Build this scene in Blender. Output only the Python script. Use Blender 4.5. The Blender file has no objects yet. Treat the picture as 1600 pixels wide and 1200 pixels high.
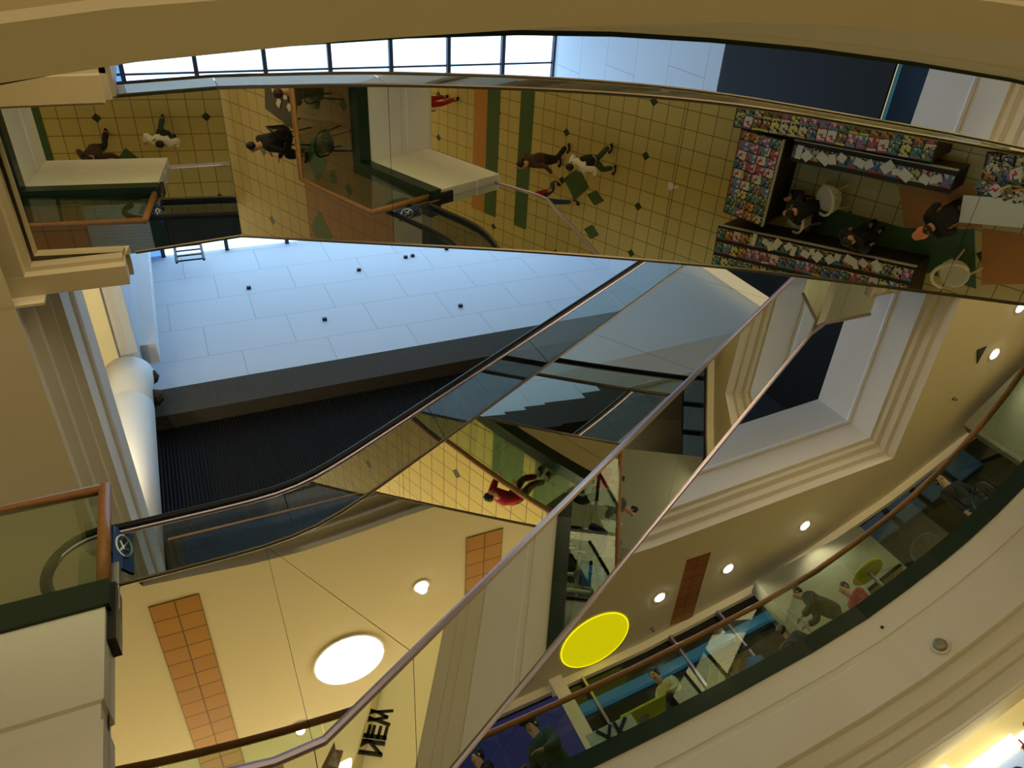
import bpy, bmesh, math, random
from mathutils import Vector, Matrix
random.seed(7)
sc = bpy.context.scene
COL = sc.collection
# ---------------------------------------------------------------- camera, world, exposure
F = 1150.0
def unit(v): return Vector(v).normalized()
U = unit((-620, -800, F)); S = unit((980, -700, F))          # world up and escalator run, in camera axes (x right, y down, z forward)
E = (S - U * S.dot(U)).normalized(); Yv = U.cross(E)
R = Matrix((E, Yv, U))
right, up, back = R @ Vector((1, 0, 0)), R @ Vector((0, -1, 0)), R @ Vector((0, 0, -1))
cd = bpy.data.cameras.new('camera'); cam = bpy.data.objects.new('camera', cd); COL.objects.link(cam)
cd.sensor_width = 36.0; cd.lens = 36.0 * F / 1600.0; cd.clip_end = 300; cd.clip_start = 0.05
M4 = Matrix((right, up, back)).transposed().to_4x4()
cam.matrix_world = M4
sc.camera = cam
sc.view_settings.view_transform = 'Standard'; sc.view_settings.look = 'None'
sc.view_settings.gamma = 1.0; sc.view_settings.use_curve_mapping = False
sc.view_settings.exposure = 0.85
w = bpy.data.worlds.new('world'); sc.world = w; w.use_nodes = True
w.node_tree.nodes['Background'].inputs[0].default_value = (1.0, 0.84, 0.52, 1)
w.node_tree.nodes['Background'].inputs[1].default_value = 0.30
sc.cycles.max_bounces = 10; sc.cycles.glossy_bounces = 8; sc.cycles.transparent_max_bounces = 16
sc.cycles.diffuse_bounces = 3; sc.cycles.sample_clamp_indirect = 4.0
sc.cycles.caustics_reflective = False; sc.cycles.caustics_refractive = False

def light(name, kind, loc, power, color, size=0.3, rot=(0, 0, 0), size_y=None, spot=1.6):
    l = bpy.data.lights.new(name, kind); l.energy = power; l.color = color
    if kind == 'AREA':
        l.size = size
        if size_y: l.shape = 'RECTANGLE'; l.size_y = size_y
    elif kind == 'SPOT': l.spot_size = spot; l.spot_blend = 0.5; l.shadow_soft_size = size
    else: l.shadow_soft_size = size
    o = bpy.data.objects.new(name, l); o.location = loc; o.rotation_euler = rot; COL.objects.link(o)
    return o
WARM = (1.0, 0.83, 0.50)
light('gallery_lamp', 'POINT', (-3.0, 5.5, 13.2), 190, WARM, .15)  # added warm fill for the beam above, no fitting stands here
light('gallery_lamp', 'POINT', (-3.0, 9.0, 13.2), 105, WARM, .15)

# ---------------------------------------------------------------- materials
def mat(name, color=(0.8, 0.8, 0.8), rough=0.6, metal=0.0, emit=None, estr=0.0, noise=0.0, nscale=6.0, spec=0.3):
    m = bpy.data.materials.new(name); m.use_nodes = True
    nt = m.node_tree; b = nt.nodes['Principled BSDF']
    b.inputs['Base Color'].default_value = (*color, 1); b.inputs['Roughness'].default_value = rough
    b.inputs['Metallic'].default_value = metal; b.inputs['Specular IOR Level'].default_value = spec
    if emit: b.inputs['Emission Color'].default_value = (*emit, 1); b.inputs['Emission Strength'].default_value = estr
    if noise:
        tc = nt.nodes.new('ShaderNodeTexCoord'); n = nt.nodes.new('ShaderNodeTexNoise'); n.inputs['Scale'].default_value = nscale
        n.inputs['Detail'].default_value = 5
        mx = nt.nodes.new('ShaderNodeMix'); mx.data_type = 'RGBA'
        mx.inputs[6].default_value = (*[c * (1 - noise) for c in color], 1); mx.inputs[7].default_value = (*[min(1, c * (1 + noise)) for c in color], 1)
        nt.links.new(tc.outputs['Object'], n.inputs['Vector']); nt.links.new(n.outputs['Fac'], mx.inputs[0]); nt.links.new(mx.outputs[2], b.inputs['Base Color'])
    return m
def vmath(nt, op, a, b=None, c=None):
    n = nt.nodes.new('ShaderNodeMath'); n.operation = op
    for i, v in enumerate((a, b, c)):
        if v is None: continue
        if isinstance(v, (int, float)): n.inputs[i].default_value = v
        else: nt.links.new(v, n.inputs[i])
    return n.outputs[0]
def mixc(nt, fac, c1, c2):
    mx = nt.nodes.new('ShaderNodeMix'); mx.data_type = 'RGBA'
    nt.links.new(fac, mx.inputs[0])
    for i, c in ((6, c1), (7, c2)):
        if isinstance(c, tuple): mx.inputs[i].default_value = (*c, 1)
        else: nt.links.new(c, mx.inputs[i])
    return mx.outputs[2]
def tile_mat(name, c1, c2, grout, size, axes=(0, 1), gw=0.012, diamond=None, dsize=0.1, dper=3, off=(0, 0), rough=0.35, zone=None, brickoff=0.0, sizey=None, rot=0.0):
    """square tiles from world-position maths, optional small diamonds where tile corners meet"""
    m = mat(name, c1, rough); nt = m.node_tree; b = nt.nodes['Principled BSDF']
    tc = nt.nodes.new('ShaderNodeNewGeometry'); sp = nt.nodes.new('ShaderNodeSeparateXYZ')
    src = tc.outputs['Position']
    if rot:
        vr = nt.nodes.new('ShaderNodeVectorRotate'); vr.rotation_type = 'Z_AXIS'; vr.inputs['Angle'].default_value = rot
        nt.links.new(src, vr.inputs['Vector']); src = vr.outputs[0]
    nt.links.new(src, sp.inputs[0])
    sy = sizey or size
    v = vmath(nt, 'DIVIDE', vmath(nt, 'SUBTRACT', sp.outputs[axes[1]], off[1]), sy)
    u0 = vmath(nt, 'DIVIDE', vmath(nt, 'SUBTRACT', sp.outputs[axes[0]], off[0]), size)
    if brickoff:
        row = vmath(nt, 'FLOOR', v); u0 = vmath(nt, 'ADD', u0, vmath(nt, 'MULTIPLY', row, brickoff))
    def dist(x, per=1.0):      # distance to nearest multiple of per
        return vmath(nt, 'MULTIPLY', vmath(nt, 'PINGPONG', x, 0.5 * per), 1.0)
    du, dv = dist(u0), dist(v)
    g = vmath(nt, 'MAXIMUM', vmath(nt, 'LESS_THAN', du, gw / size), vmath(nt, 'LESS_THAN', dv, gw / sy))
    wn = nt.nodes.new('ShaderNodeTexWhiteNoise'); wn.noise_dimensions = '2D'
    cb = nt.nodes.new('ShaderNodeCombineXYZ'); nt.links.new(vmath(nt, 'FLOOR', u0), cb.inputs[0]); nt.links.new(vmath(nt, 'FLOOR', v), cb.inputs[1])
    nt.links.new(cb.outputs[0], wn.inputs['Vector'])
    col = mixc(nt, wn.outputs['Value'], c1, c2)
    if zone: # zone: (axis, threshold, c1b, c2b)
        f = vmath(nt, 'MULTIPLY', vmath(nt, 'GREATER_THAN', sp.outputs[zone[0]], zone[1]), vmath(nt, 'MULTIPLY', vmath(nt, 'LESS_THAN', sp.outputs[zone[0]], -1.0), vmath(nt, 'GREATER_THAN', sp.outputs[1], 1.2)))
        col = mixc(nt, f, col, mixc(nt, wn.outputs['Value'], zone[2], zone[3]))
    col = mixc(nt, g, col, grout)
    if diamond:
        pu = vmath(nt, 'PINGPONG', u0, 0.5 * dper * 2); pv = vmath(nt, 'PINGPONG', v, 0.5 * dper)
        d = vmath(nt, 'LESS_THAN', vmath(nt, 'ADD', pu, pv), dsize / size)
        col = mixc(nt, d, col, diamond)
    nt.links.new(col, b.inputs['Base Color'])
    return m
def glass_mat(name, tint, refl=0.08):
    m = bpy.data.materials.new(name); m.use_nodes = True; nt = m.node_tree; nt.nodes.clear()
    out = nt.nodes.new('ShaderNodeOutputMaterial'); t = nt.nodes.new('ShaderNodeBsdfTransparent'); t.inputs[0].default_value = (*tint, 1)
    g = nt.nodes.new('ShaderNodeBsdfGlossy'); g.inputs['Roughness'].default_value = 0.0; g.inputs[0].default_value = (0.9, 0.95, 0.9, 1)
    mx = nt.nodes.new('ShaderNodeMixShader')
    lw = nt.nodes.new('ShaderNodeLayerWeight'); lw.inputs['Blend'].default_value = 0.25
    f = vmath(nt, 'MULTIPLY_ADD', lw.outputs['Fresnel'], 0.22, refl * 0.35)
    nt.links.new(f, mx.inputs[0]); nt.links.new(t.outputs[0], mx.inputs[1]); nt.links.new(g.outputs[0], mx.inputs[2]); nt.links.new(mx.outputs[0], out.inputs[0])
    return m
def mirror_mat(name, tint):
    m = bpy.data.materials.new(name); m.use_nodes = True; nt = m.node_tree; nt.nodes.clear()
    out = nt.nodes.new('ShaderNodeOutputMaterial'); g = nt.nodes.new('ShaderNodeBsdfGlossy'); g.inputs['Roughness'].default_value = 0.0; g.inputs[0].default_value = (*tint, 1)
    nt.links.new(g.outputs[0], out.inputs[0]); return m

PLASTER = mat('beige_plaster', (0.74, 0.66, 0.50), 0.8, noise=0.03, nscale=3)
FASCIA = mat('cream_fascia_paint', (0.74, 0.71, 0.67), 0.75, noise=0.02, nscale=3)
CEIL = mat('ceiling_paint', (0.80, 0.75, 0.60), 0.85, noise=0.02)
GREEN = mat('dark_green_granite', (0.008, 0.024, 0.018), 0.3, noise=0.3, nscale=60)
GREENF = mat('green_floor_granite', (0.06, 0.12, 0.05), 0.3, noise=0.25, nscale=50)
ORANGEF = mat('terracotta_floor_tile', (0.50, 0.22, 0.05), 0.4, noise=0.1, nscale=10)
WOOD = mat('oak_handrail', (0.27, 0.12, 0.035), 0.4, noise=0.25, nscale=14)
GLASS = glass_mat('balustrade_glass', (0.82, 0.90, 0.84))
GLASSD = glass_mat('smoked_escalator_glass', (0.55, 0.64, 0.60), 0.14)
GLASSB = glass_mat('blue_tinted_glass', (0.20, 0.45, 0.62), 0.1)
MIRROR = mirror_mat('mirror_panel', (0.80, 0.80, 0.72))
MIRRORS = mirror_mat('bronze_mirror_panel', (0.92, 0.91, 0.78))
TRIM = mat('brushed_metal_trim', (0.42, 0.37, 0.52), 0.35, 1.0)  # violet tint stands in for coloured light reflected by the metal
TRIMB = mat('bronze_metal_trim', (0.15, 0.125, 0.095), 0.4, 1.0)
RUBBER = mat('black_rubber', (0.006, 0.006, 0.009), 0.45, spec=.15)
BLACK = mat('black_metal', (0.012, 0.012, 0.014), 0.4)
STEEL = mat('ribbed_steel', (0.32, 0.34, 0.35), 0.4, 0.9)
CORE = mat('dark_truss', (0.02, 0.02, 0.02), 0.8)
FLOORA = tile_mat('beige_floor_tile', (0.60, 0.50, 0.20), (0.55, 0.45, 0.18), (0.22, 0.17, 0.07), 0.40, gw=0.010, diamond=(0.03, 0.045, 0.02), dsize=0.11, dper=3, off=(-0.72, 0.0))
FLOORB = tile_mat('upper_floor_tile', (0.46, 0.36, 0.12), (0.42, 0.33, 0.11), (0.14, 0.09, 0.04), 0.42, gw=0.010, diamond=(0.03, 0.045, 0.02), dsize=0.14, dper=4, off=(-7.2, 5.2), zone=(0, -5.55, (0.30, 0.14, 0.055), (0.27, 0.125, 0.05)))
CTILE = tile_mat('orange_ceiling_tile', (0.50, 0.24, 0.035), (0.43, 0.20, 0.03), (0.12, 0.055, 0.015), 0.35, gw=0.010, off=(-1.55, 0.2))
CTILE2 = tile_mat('orange_ceiling_tile_second', (0.50, 0.24, 0.035), (0.43, 0.20, 0.03), (0.12, 0.055, 0.015), 0.35, gw=0.010, off=(3.47, -0.2))
CTILE3 = tile_mat('orange_ceiling_tile_third', (0.40, 0.17, 0.03), (0.34, 0.14, 0.025), (0.12, 0.055, 0.015), 0.32, gw=0.010, off=(8.7, 12.0))
PANELY = tile_mat('white_wall_panel', (0.62, 0.68, 0.76), (0.60, 0.66, 0.74), (0.38, 0.43, 0.50), 2.6, axes=(0, 2), gw=0.012, brickoff=0.37, sizey=1.9, off=(-1.75, 18.9), rough=0.6)
PANELX = tile_mat('white_side_panel', (0.62, 0.68, 0.76), (0.60, 0.66, 0.74), (0.38, 0.43, 0.50), 2.6, axes=(1, 2), gw=0.012, brickoff=0.37, sizey=1.9, off=(12, 18.9), rough=0.6)
WHITEP = mat('white_painted_wall', (0.80, 0.81, 0.82), 0.7)
CONCRETE = mat('weathered_concrete', (0.062, 0.054, 0.04), 0.9, noise=0.35, nscale=9)
DARKW = mat('dark_corrugated_metal', (0.005, 0.005, 0.005), 0.7)
COLUMNM = mat('white_column_paint', (0.80, 0.80, 0.78), 0.6, noise=0.05, nscale=2)
BEAMM = mat('cream_beam_paint', (0.85, 0.76, 0.46), 0.7, noise=0.05, nscale=2)
PANE = mat('skylight_glazing', (0.6, 0.7, 0.8), 0.3, emit=(0.48, 0.74, 1.0), estr=1.6)
PANEB = mat('skylight_blue_glazing', (0.1, 0.25, 0.5), 0.3, emit=(0.10, 0.28, 0.62), estr=0.8)
MULL = mat('dark_mullion', (0.05, 0.045, 0.06), 0.5)
LAMPW = mat('lamp_white', (1, 1, 1), 0.5, emit=(1.0, 0.97, 0.85), estr=12)
LAMPD = mat('downlight_glow', (1, 1, 1), 0.5, emit=(1.0, 0.95, 0.8), estr=14)
DOMEY = mat('yellow_dome_paint', (0.85, 0.80, 0.02), 0.6, emit=(0.95, 0.88, 0.0), estr=0.28)  # yellow colour and glow stand in for light inside the recess
SHOPDARK = mat('dark_shop_glazing', (0.012, 0.014, 0.012), 0.15, spec=0.5)
BLUEL = mat('blue_lit_film', (0.02, 0.07, 0.12), 0.4, emit=(0.03, 0.20, 0.36), estr=0.14)
PURPLEL = mat('violet_lit_panel', (0.03, 0.03, 0.12), 0.5, emit=(0.03, 0.04, 0.28), estr=0.08)
PALEW = mat('pale_grey_wall', (0.17, 0.18, 0.14), 0.7)
SKIN = mat('skin', (0.50, 0.28, 0.18), 0.55)
HAIRB = mat('black_hair', (0.012, 0.010, 0.010), 0.5)
HAIRN = mat('brown_hair', (0.05, 0.025, 0.015), 0.5)
EYEM = mat('eye_dark', (0.02, 0.015, 0.01), 0.2)
def cloth(name, c): return mat(name, c, 0.85, noise=0.12, nscale=18)
CL = {k: cloth(k.replace(' ', '_') + '_cloth', c) for k, c in dict(black=(0.012, 0.012, 0.014), dark=(0.03, 0.025, 0.022), red=(0.32, 0.015, 0.02), white=(0.70, 0.68, 0.62), jeans=(0.03, 0.055, 0.09),
      yellow=(0.62, 0.55, 0.22), navy=(0.012, 0.022, 0.05), olive=(0.06, 0.06, 0.03), brown=(0.06, 0.03, 0.02), greenish=(0.03, 0.055, 0.035), khaki=(0.20, 0.19, 0.11), orange=(0.75, 0.25, 0.12)).items()}
TABLEM = mat('pale_oak_table', (0.50, 0.36, 0.16), 0.45, noise=0.15, nscale=8)
WHITEPL = mat('white_plastic', (0.72, 0.68, 0.52), 0.4)
PAPER = mat('newsprint', (0.62, 0.62, 0.62), 0.8, noise=0.25, nscale=40)
PAPERW = mat('white_paper', (0.75, 0.75, 0.72), 0.8)
BLUEC = mat('blue_nylon', (0.04, 0.17, 0.42), 0.6)
YELLOWT = mat('yellow_laminate', (0.66, 0.66, 0.02), 0.5)
SIGNB = mat('blue_sign_enamel', (0.02, 0.06, 0.22), 0.4)
SIGNW = mat('white_sign_enamel', (0.75, 0.78, 0.8), 0.4)
REDW = mat('red_brown_frame', (0.22, 0.025, 0.015), 0.4)
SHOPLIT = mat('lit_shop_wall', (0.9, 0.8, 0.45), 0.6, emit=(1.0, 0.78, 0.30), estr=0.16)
SHOPHOT = mat('shop_lamp_strip', (1, 1, 1), 0.6, emit=(1.0, 0.92, 0.70), estr=1.1)
SCREEN = mat('lit_poster', (0.4, 0.5, 0.6), 0.4, emit=(0.45, 0.55, 0.75), estr=0.35, noise=0.0)

# ---------------------------------------------------------------- mesh helpers
class MB:
    def __init__(s): s.bm = bmesh.new()
    def face(s, pts):
        vs = [s.bm.verts.new(p) for p in pts]
        try: return s.bm.faces.new(vs)
        except ValueError: return None
    def box(s, a, b, rz=0.0, bevel=0.0):
        bm = bmesh.new(); bmesh.ops.create_cube(bm, size=1)
        c = [(a[i] + b[i]) / 2 for i in range(3)]; d = [abs(b[i] - a[i]) for i in range(3)]
        bmesh.ops.scale(bm, vec=d, verts=bm.verts)
        if bevel: bmesh.ops.bevel(bm, geom=list(bm.edges), offset=bevel, segments=2, affect='EDGES', profile=0.6)
        if rz: bmesh.ops.rotate(bm, matrix=Matrix.Rotation(rz, 3, 'Z'), verts=bm.verts)
        bmesh.ops.translate(bm, vec=c, verts=bm.verts); s.join(bm); return s
    def join(s, bm):
        me = bpy.data.meshes.new('tmp'); bm.to_mesh(me); bm.free(); s.bm.from_mesh(me); bpy.data.meshes.remove(me)
    def prism(s, poly, z0, z1):            # poly: list of (x, y)
        lo = [s.bm.verts.new((p[0], p[1], z0)) for p in poly]; hi = [s.bm.verts.new((p[0], p[1], z1)) for p in poly]
        n = len(poly)
        s.bm.faces.new(lo[::-1]); s.bm.faces.new(hi)
        for i in range(n): s.bm.faces.new((lo[i], lo[(i + 1) % n], hi[(i + 1) % n], hi[i]))
        return s
    def slab3(s, pts, off):                # polygon extruded by a vector
        a = [s.bm.verts.new(p) for p in pts]; b = [s.bm.verts.new(Vector(p) + Vector(off)) for p in pts]; n = len(pts)
        s.bm.faces.new(a); s.bm.faces.new(b[::-1])
        for i in range(n): s.bm.faces.new((a[(i + 1) % n], a[i], b[i], b[(i + 1) % n]))
        return s
    def tube(s, path, r, seg=8, ry=None, closed=False, cap=True):
        path = [Vector(p) for p in path]; n = len(path); rings = []
        rr = r if isinstance(r, (list, tuple)) else [r] * n
        for i, p in enumerate(path):
            a = path[(i - 1) % n] if (closed or i > 0) else p; b = path[(i + 1) % n] if (closed or i < n - 1) else p
            t = (b - a).normalized()
            ref = Vector((0, 0, 1)) if abs(t.z) < 0.9 else Vector((0, 1, 0))
            if ry == 'Y': ref = Vector((0, 1, 0))
            u = t.cross(ref).normalized(); v = u.cross(t)
            rings.append([s.bm.verts.new(p + (u * math.cos(k * 2 * math.pi / seg) + v * math.sin(k * 2 * math.pi / seg)) * rr[i]) for k in range(seg)])
        m = n if closed else n - 1
        for i in range(m):
            A, B = rings[i], rings[(i + 1) % n]
            for k in range(seg): s.bm.faces.new((A[k], A[(k + 1) % seg], B[(k + 1) % seg], B[k]))
        if cap and not closed: s.bm.faces.new(rings[0][::-1]); s.bm.faces.new(rings[-1])
        return s
    def lathe(s, prof, c=(0, 0, 0), seg=24):  # prof: (r, z)
        rings = []
        for r, z in prof:
            rings.append([s.bm.verts.new((c[0] + r * math.cos(2 * math.pi * k / seg), c[1] + r * math.sin(2 * math.pi * k / seg), c[2] + z)) for k in range(seg)])
        for A, B in zip(rings, rings[1:]):
            for k in range(seg): s.bm.faces.new((A[k], A[(k + 1) % seg], B[(k + 1) % seg], B[k]))
        s.bm.faces.new(rings[0][::-1]); s.bm.faces.new(rings[-1]); return s
    def ball(s, c, r, sc_=(1, 1, 1), seg=10):
        bm = bmesh.new(); bmesh.ops.create_uvsphere(bm, u_segments=seg, v_segments=max(6, seg * 2 // 3), radius=r)
        bmesh.ops.scale(bm, vec=sc_, verts=bm.verts); bmesh.ops.translate(bm, vec=c, verts=bm.verts); s.join(bm); return s
    def build(s, name, m, parent=None, smooth=False, loc=None, recalc=True):
        if recalc: bmesh.ops.recalc_face_normals(s.bm, faces=s.bm.faces)
        me = bpy.data.meshes.new(name); s.bm.to_mesh(me); s.bm.free()
        o = bpy.data.objects.new(name, me); COL.objects.link(o); me.materials.append(m)
        if smooth:
            for p in me.polygons: p.use_smooth = True
        if parent is not None: o.parent = parent
        if loc: o.location = loc
        return o
def tag(o, label, cat, group=None):
    o['label'] = label; o['category'] = cat
    if group: o['group'] = group
    return o
def thing(name, label, cat, loc=(0, 0, 0), rz=0.0, group=None):
    o = bpy.data.objects.new(name, None); COL.objects.link(o); o.location = loc; o.rotation_euler = (0, 0, rz); o.empty_display_size = 0.2
    return tag(o, label, cat, group)
def struct(o): o['kind'] = 'structure'; return o
def copy_tree(o, parent=None):
    c = o.copy(); COL.objects.link(c); c.parent = parent
    for ch in list(o.children): copy_tree(ch, c)
    return c

def offset_loop(path, d, closed=True):
    """offset to the left of travel by d (into the void for a counter-clockwise void loop)"""
    n = len(path); out = []
    for i, p in enumerate(path):
        p = Vector(p[:2])
        a = Vector(path[(i - 1) % n][:2]) if (closed or i > 0) else None; b = Vector(path[(i + 1) % n][:2]) if (closed or i < n - 1) else None
        ns = []
        for q0, q1 in ((a, p), (p, b)):
            if q0 is None or q1 is None: continue
            t = (q1 - q0).normalized(); ns.append(Vector((-t.y, t.x)))
        if len(ns) == 1: out.append(p + ns[0] * d)
        else:
            m = ns[0] + ns[1]; m = m / max(0.35, m.length_squared / 2.0) if m.length > 1e-6 else ns[0]
            out.append(p + m * d)
    return [(q.x, q.y) for q in out]
def sweep(path, prof, closed=False):
    """profile of (offset, z) swept along a plan path"""
    b = MB(); loops = [[b.bm.verts.new((x, y, z)) for x, y in offset_loop(path, o, closed)] for o, z in prof]
    n = len(path)
    for A, B in zip(loops, loops[1:]):
        for i in range(n if closed else n - 1): b.bm.faces.new((A[i], A[(i + 1) % n], B[(i + 1) % n], B[i]))
    return b
def ring_plate(outer, inner, z):
    bm = bmesh.new(); es = []
    for loop in (outer, inner):
        vs = [bm.verts.new((x, y, z)) for x, y in loop]
        es += [bm.edges.new((vs[i], vs[(i + 1) % len(vs)])) for i in range(len(vs))]
    bmesh.ops.triangle_fill(bm, use_beauty=True, use_dissolve=False, edges=es)
    b = MB(); b.bm.free(); b.bm = bm; return b
def smooth_path(pts, it=2):
    for _ in range(it):
        q = [pts[0]]
        for a, b in zip(pts, pts[1:]):
            q += [tuple(a[i] * .75 + b[i] * .25 for i in range(len(a))), tuple(a[i] * .25 + b[i] * .75 for i in range(len(a)))]
        pts = q + [pts[-1]]
    return pts

# ---------------------------------------------------------------- levels
A, B, BK, BS, CS, CF, CK = -1.6, 4.4, 4.62, 2.66, 8.6, 10.6, 10.85
OUT = [(-16, -10), (26, -10), (26, 19), (-16, 19)]
# lowest floor
struct(MB().box((-16, -10, A - .1), (26, 19, A)).build('floor', FLOORA))
for n, (x0, x1, m) in enumerate([(-6.45, -5.95, ORANGEF), (-5.93, -5.45, GREENF), (-4.72, -4.25, GREENF)]):
    struct(MB().box((x0, 1.5, A + 0.001), (x1, 9.5, A + 0.004)).build('floor_band', m))
def diamond(cx, cy, z, rx, ry, m=GREENF):
    return struct(MB().prism([(cx - rx, cy), (cx, cy - ry), (cx + rx, cy), (cx, cy + ry)], z + 0.001, z + 0.004).build('floor_inlay', m))
diamond(-2.65, 5.95, A, 0.42, 0.45); diamond(-2.0, 6.15, A, 0.28, 0.2); diamond(-2.0, 7.05, A, 0.25, 0.2)
diamond(-5.0, 4.85, B, 0.42, 0.5); diamond(-5.05, 6.5, B, 0.42, 0.5); diamond(-5.5, 4.7, B, 0.14, 0.18); diamond(-4.4, 5.1, B, 0.14, 0.16)
# stall floor patches
struct(MB().prism([(4.75, 4.0), (6.2, 3.6), (6.3, 4.35), (5.1, 4.7)], A + 0.001, A + 0.004).build('floor_inlay', ORANGEF))
struct(MB().prism([(3.4, 4.75), (5.1, 4.72), (6.2, 4.4), (6.6, 5.4), (3.4, 5.4)], A + 0.001, A + 0.004).build('floor_inlay', GREENF))
struct(MB().prism([(6.3, 4.35), (7.4, 4.2), (7.4, 5.0), (6.65, 5.3)], A + 0.001, A + 0.004).build('floor_inlay', ORANGEF))

for k in range(5):
    struct(MB().box((.6 + k * 1.15, -.75, B + .001), (1.45 + k * 1.15, .42, B + .004)).build('floor_inlay', GREENF))
# storey B opening (counter-clockwise round the void)
NEARB = smooth_path([(-3.1, 1.45), (-1.6, 1.02), (-0.7, 0.84), (0.2, 0.72), (1.7, 0.65), (3.0, 0.68), (4.8, 0.83), (7.3, 1.15), (9.6, 1.6)], 1)
RIGHTB = smooth_path([(11.5, 4.6), (11.35, 5.8), (10.92, 6.75), (10.24, 7.68), (9.4, 8.36), (8.06, 9.10), (5.5, 9.66), (3.4, 9.92), (1.0, 10.1), (-1.05, 10.2)], 1)
MIDR = [(9.6, 3.8), (11.3, 3.8)]
LEFTB = [(-1.05, 4.45), (-3.1, 4.45)]
OPB = NEARB + MIDR + RIGHTB + LEFTB
struct(ring_plate(OUT, offset_loop(OPB, -0.05), B).build('floor_upper', FLOORB))
struct(ring_plate(OUT, offset_loop(OPB, -0.52), BS).build('ceiling_lower', CEIL))
KERB = [(-0.22, 4.40), (-0.22, BK), (0.03, BK), (0.03, 4.37), (0.0, 4.37)]
FPROF = [(0, 4.37), (0, 4.02), (-.018, 4.01), (-.018, 3.92), (0, 3.91), (0, 3.30), (-.14, 3.28), (-.14, 3.06), (-.30, 3.04), (-.30, 2.90), (-.40, 2.88), (-.40, 2.68), (-.54, 2.66)]
FPL = [(0, 4.37), (0, 3.58), (-.02, 3.56), (-.02, 3.44), (0, 3.42), (0, 2.85), (-.14, 2.83), (-.14, 2.68), (-.54, 2.66)]
FPN = [(0.0, 4.37), (-.08, 3.9), (-.10, 3.88), (-.12, 3.8), (-.10, 3.78), (-.30, 2.62), (-.30, 2.50), (-.44, 2.50), (-.46, 2.57), (-.54, 2.58), (-.54, 2.66)]
kr = [MIDR[1]] + RIGHTB
lp = [RIGHTB[-1]] + LEFTB + [NEARB[0]]
for nm, pth, pr, m in (('near', NEARB, FPN, PLASTER), ('right', kr, FPROF, FASCIA), ('left', lp, FPL, FASCIA), ('landing', [NEARB[-1]] + MIDR, FPROF, FASCIA)):
    struct(sweep(pth, pr).build('wall_' + nm + '_fascia', m))
    struct(sweep(pth, KERB).build('trim_' + nm + '_kerb', GREEN))
# storey C opening
OPC_N = smooth_path([(-1.5, 1.0), (0.43, 0.84), (1.53, 0.93), (2.6, 1.08), (4.75, 1.2), (8, 1.35), (14, 1.5)], 1)
OPC = OPC_N + [(14, 4.3), (12.3, 4.3), (12.3, 6.35), (14, 6.35), (14.05, 10.38), (7.7, 10.85), (-1.5, 10.85), (-1.5, 3.97), (-.72, 3.95), (-.70, 3.74), (-1.72, 3.78), (-1.60, 2.22), (-.55, 1.98), (-.52, 1.70), (-1.5, 1.75)]
CPROF = [(-.2, CF), (-.2, CK), (0, CK), (0, 9.86), (.03, 9.85), (.05, 9.80), (.03, 9.75), (0, 9.74), (0, 9.12), (-.1, 9.1), (-.1, 9.0), (-.24, 8.97), (-.24, 8.82), (-.36, 8.79), (-.36, 8.6)]
struct(ring_plate(OUT, offset_loop(OPC_N, -.36, False) + offset_loop(OPC, -.36)[len(OPC_N):len(OPC_N) + 6] + [(-1.86, 11.2), (-1.86, 3.6), (-1.86, 1.4)], CS).build('ceiling', CEIL))
struct(ring_plate([(-16, -10), (26, -10), (26, 19), (-16, 19)], offset_loop(OPC, -.05), CF).build('floor_top', FLOORB))
i1 = len(OPC_N)
segC = OPC_N + OPC[i1:i1 + 7]
struct(sweep(segC, CPROF).build('wall_upper_fascia', FASCIA))
# left landing of the top storey: edge along the wall, and a moulded frame round the mirrored landing soffit
struct(sweep([(-1.5, 10.85), (-1.5, 3.97)], CPROF).build('wall_upper_left', FASCIA))
fr = MB()
for a, b in (((-2.0, 3.74, 8.80), (-.72, 3.97, 10.85)), ((-2.0, 1.70, 8.80), (-.52, 1.96, 10.85)), ((-2.0, 1.96, 8.803), (-1.72, 3.74, 10.85))): fr.box(a, b)
for a, b in (((-1.9, 3.69, 8.94), (-.74, 3.74, 9.1)), ((-1.9, 1.96, 8.94), (-.54, 2.01, 9.1)), ((-1.72, 2.01, 8.943), (-1.66, 3.69, 9.1))): fr.box(a, b)
for a, b in (((-1.9, 3.97, 9.15), (-.68, 4.01, 9.28)), ((-.72, 3.74, 9.15), (-.68, 3.97, 9.28)), ((-2.6, 1.0, 8.81), (-1.86, 4.2, 8.88)), ((-2.2, 3.97, 8.60), (-1.58, 4.0, 8.95))): fr.box(a, b)
struct(fr.build('trim_landing_frame', PLASTER))
fm = MB()
for a, b in (((-1.9, 1.62, 8.90), (-.46, 1.70, 10.85)), ((-1.9, 1.56, 9.05), (-.42, 1.62, 10.85)), ((-.52, 1.62, 8.90), (-.46, 1.96, 10.85)), ((-.46, 1.62, 9.05), (-.42, 1.96, 10.85))): fm.box(a, b)
struct(fm.build('trim_landing_moulding', FASCIA))

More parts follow.
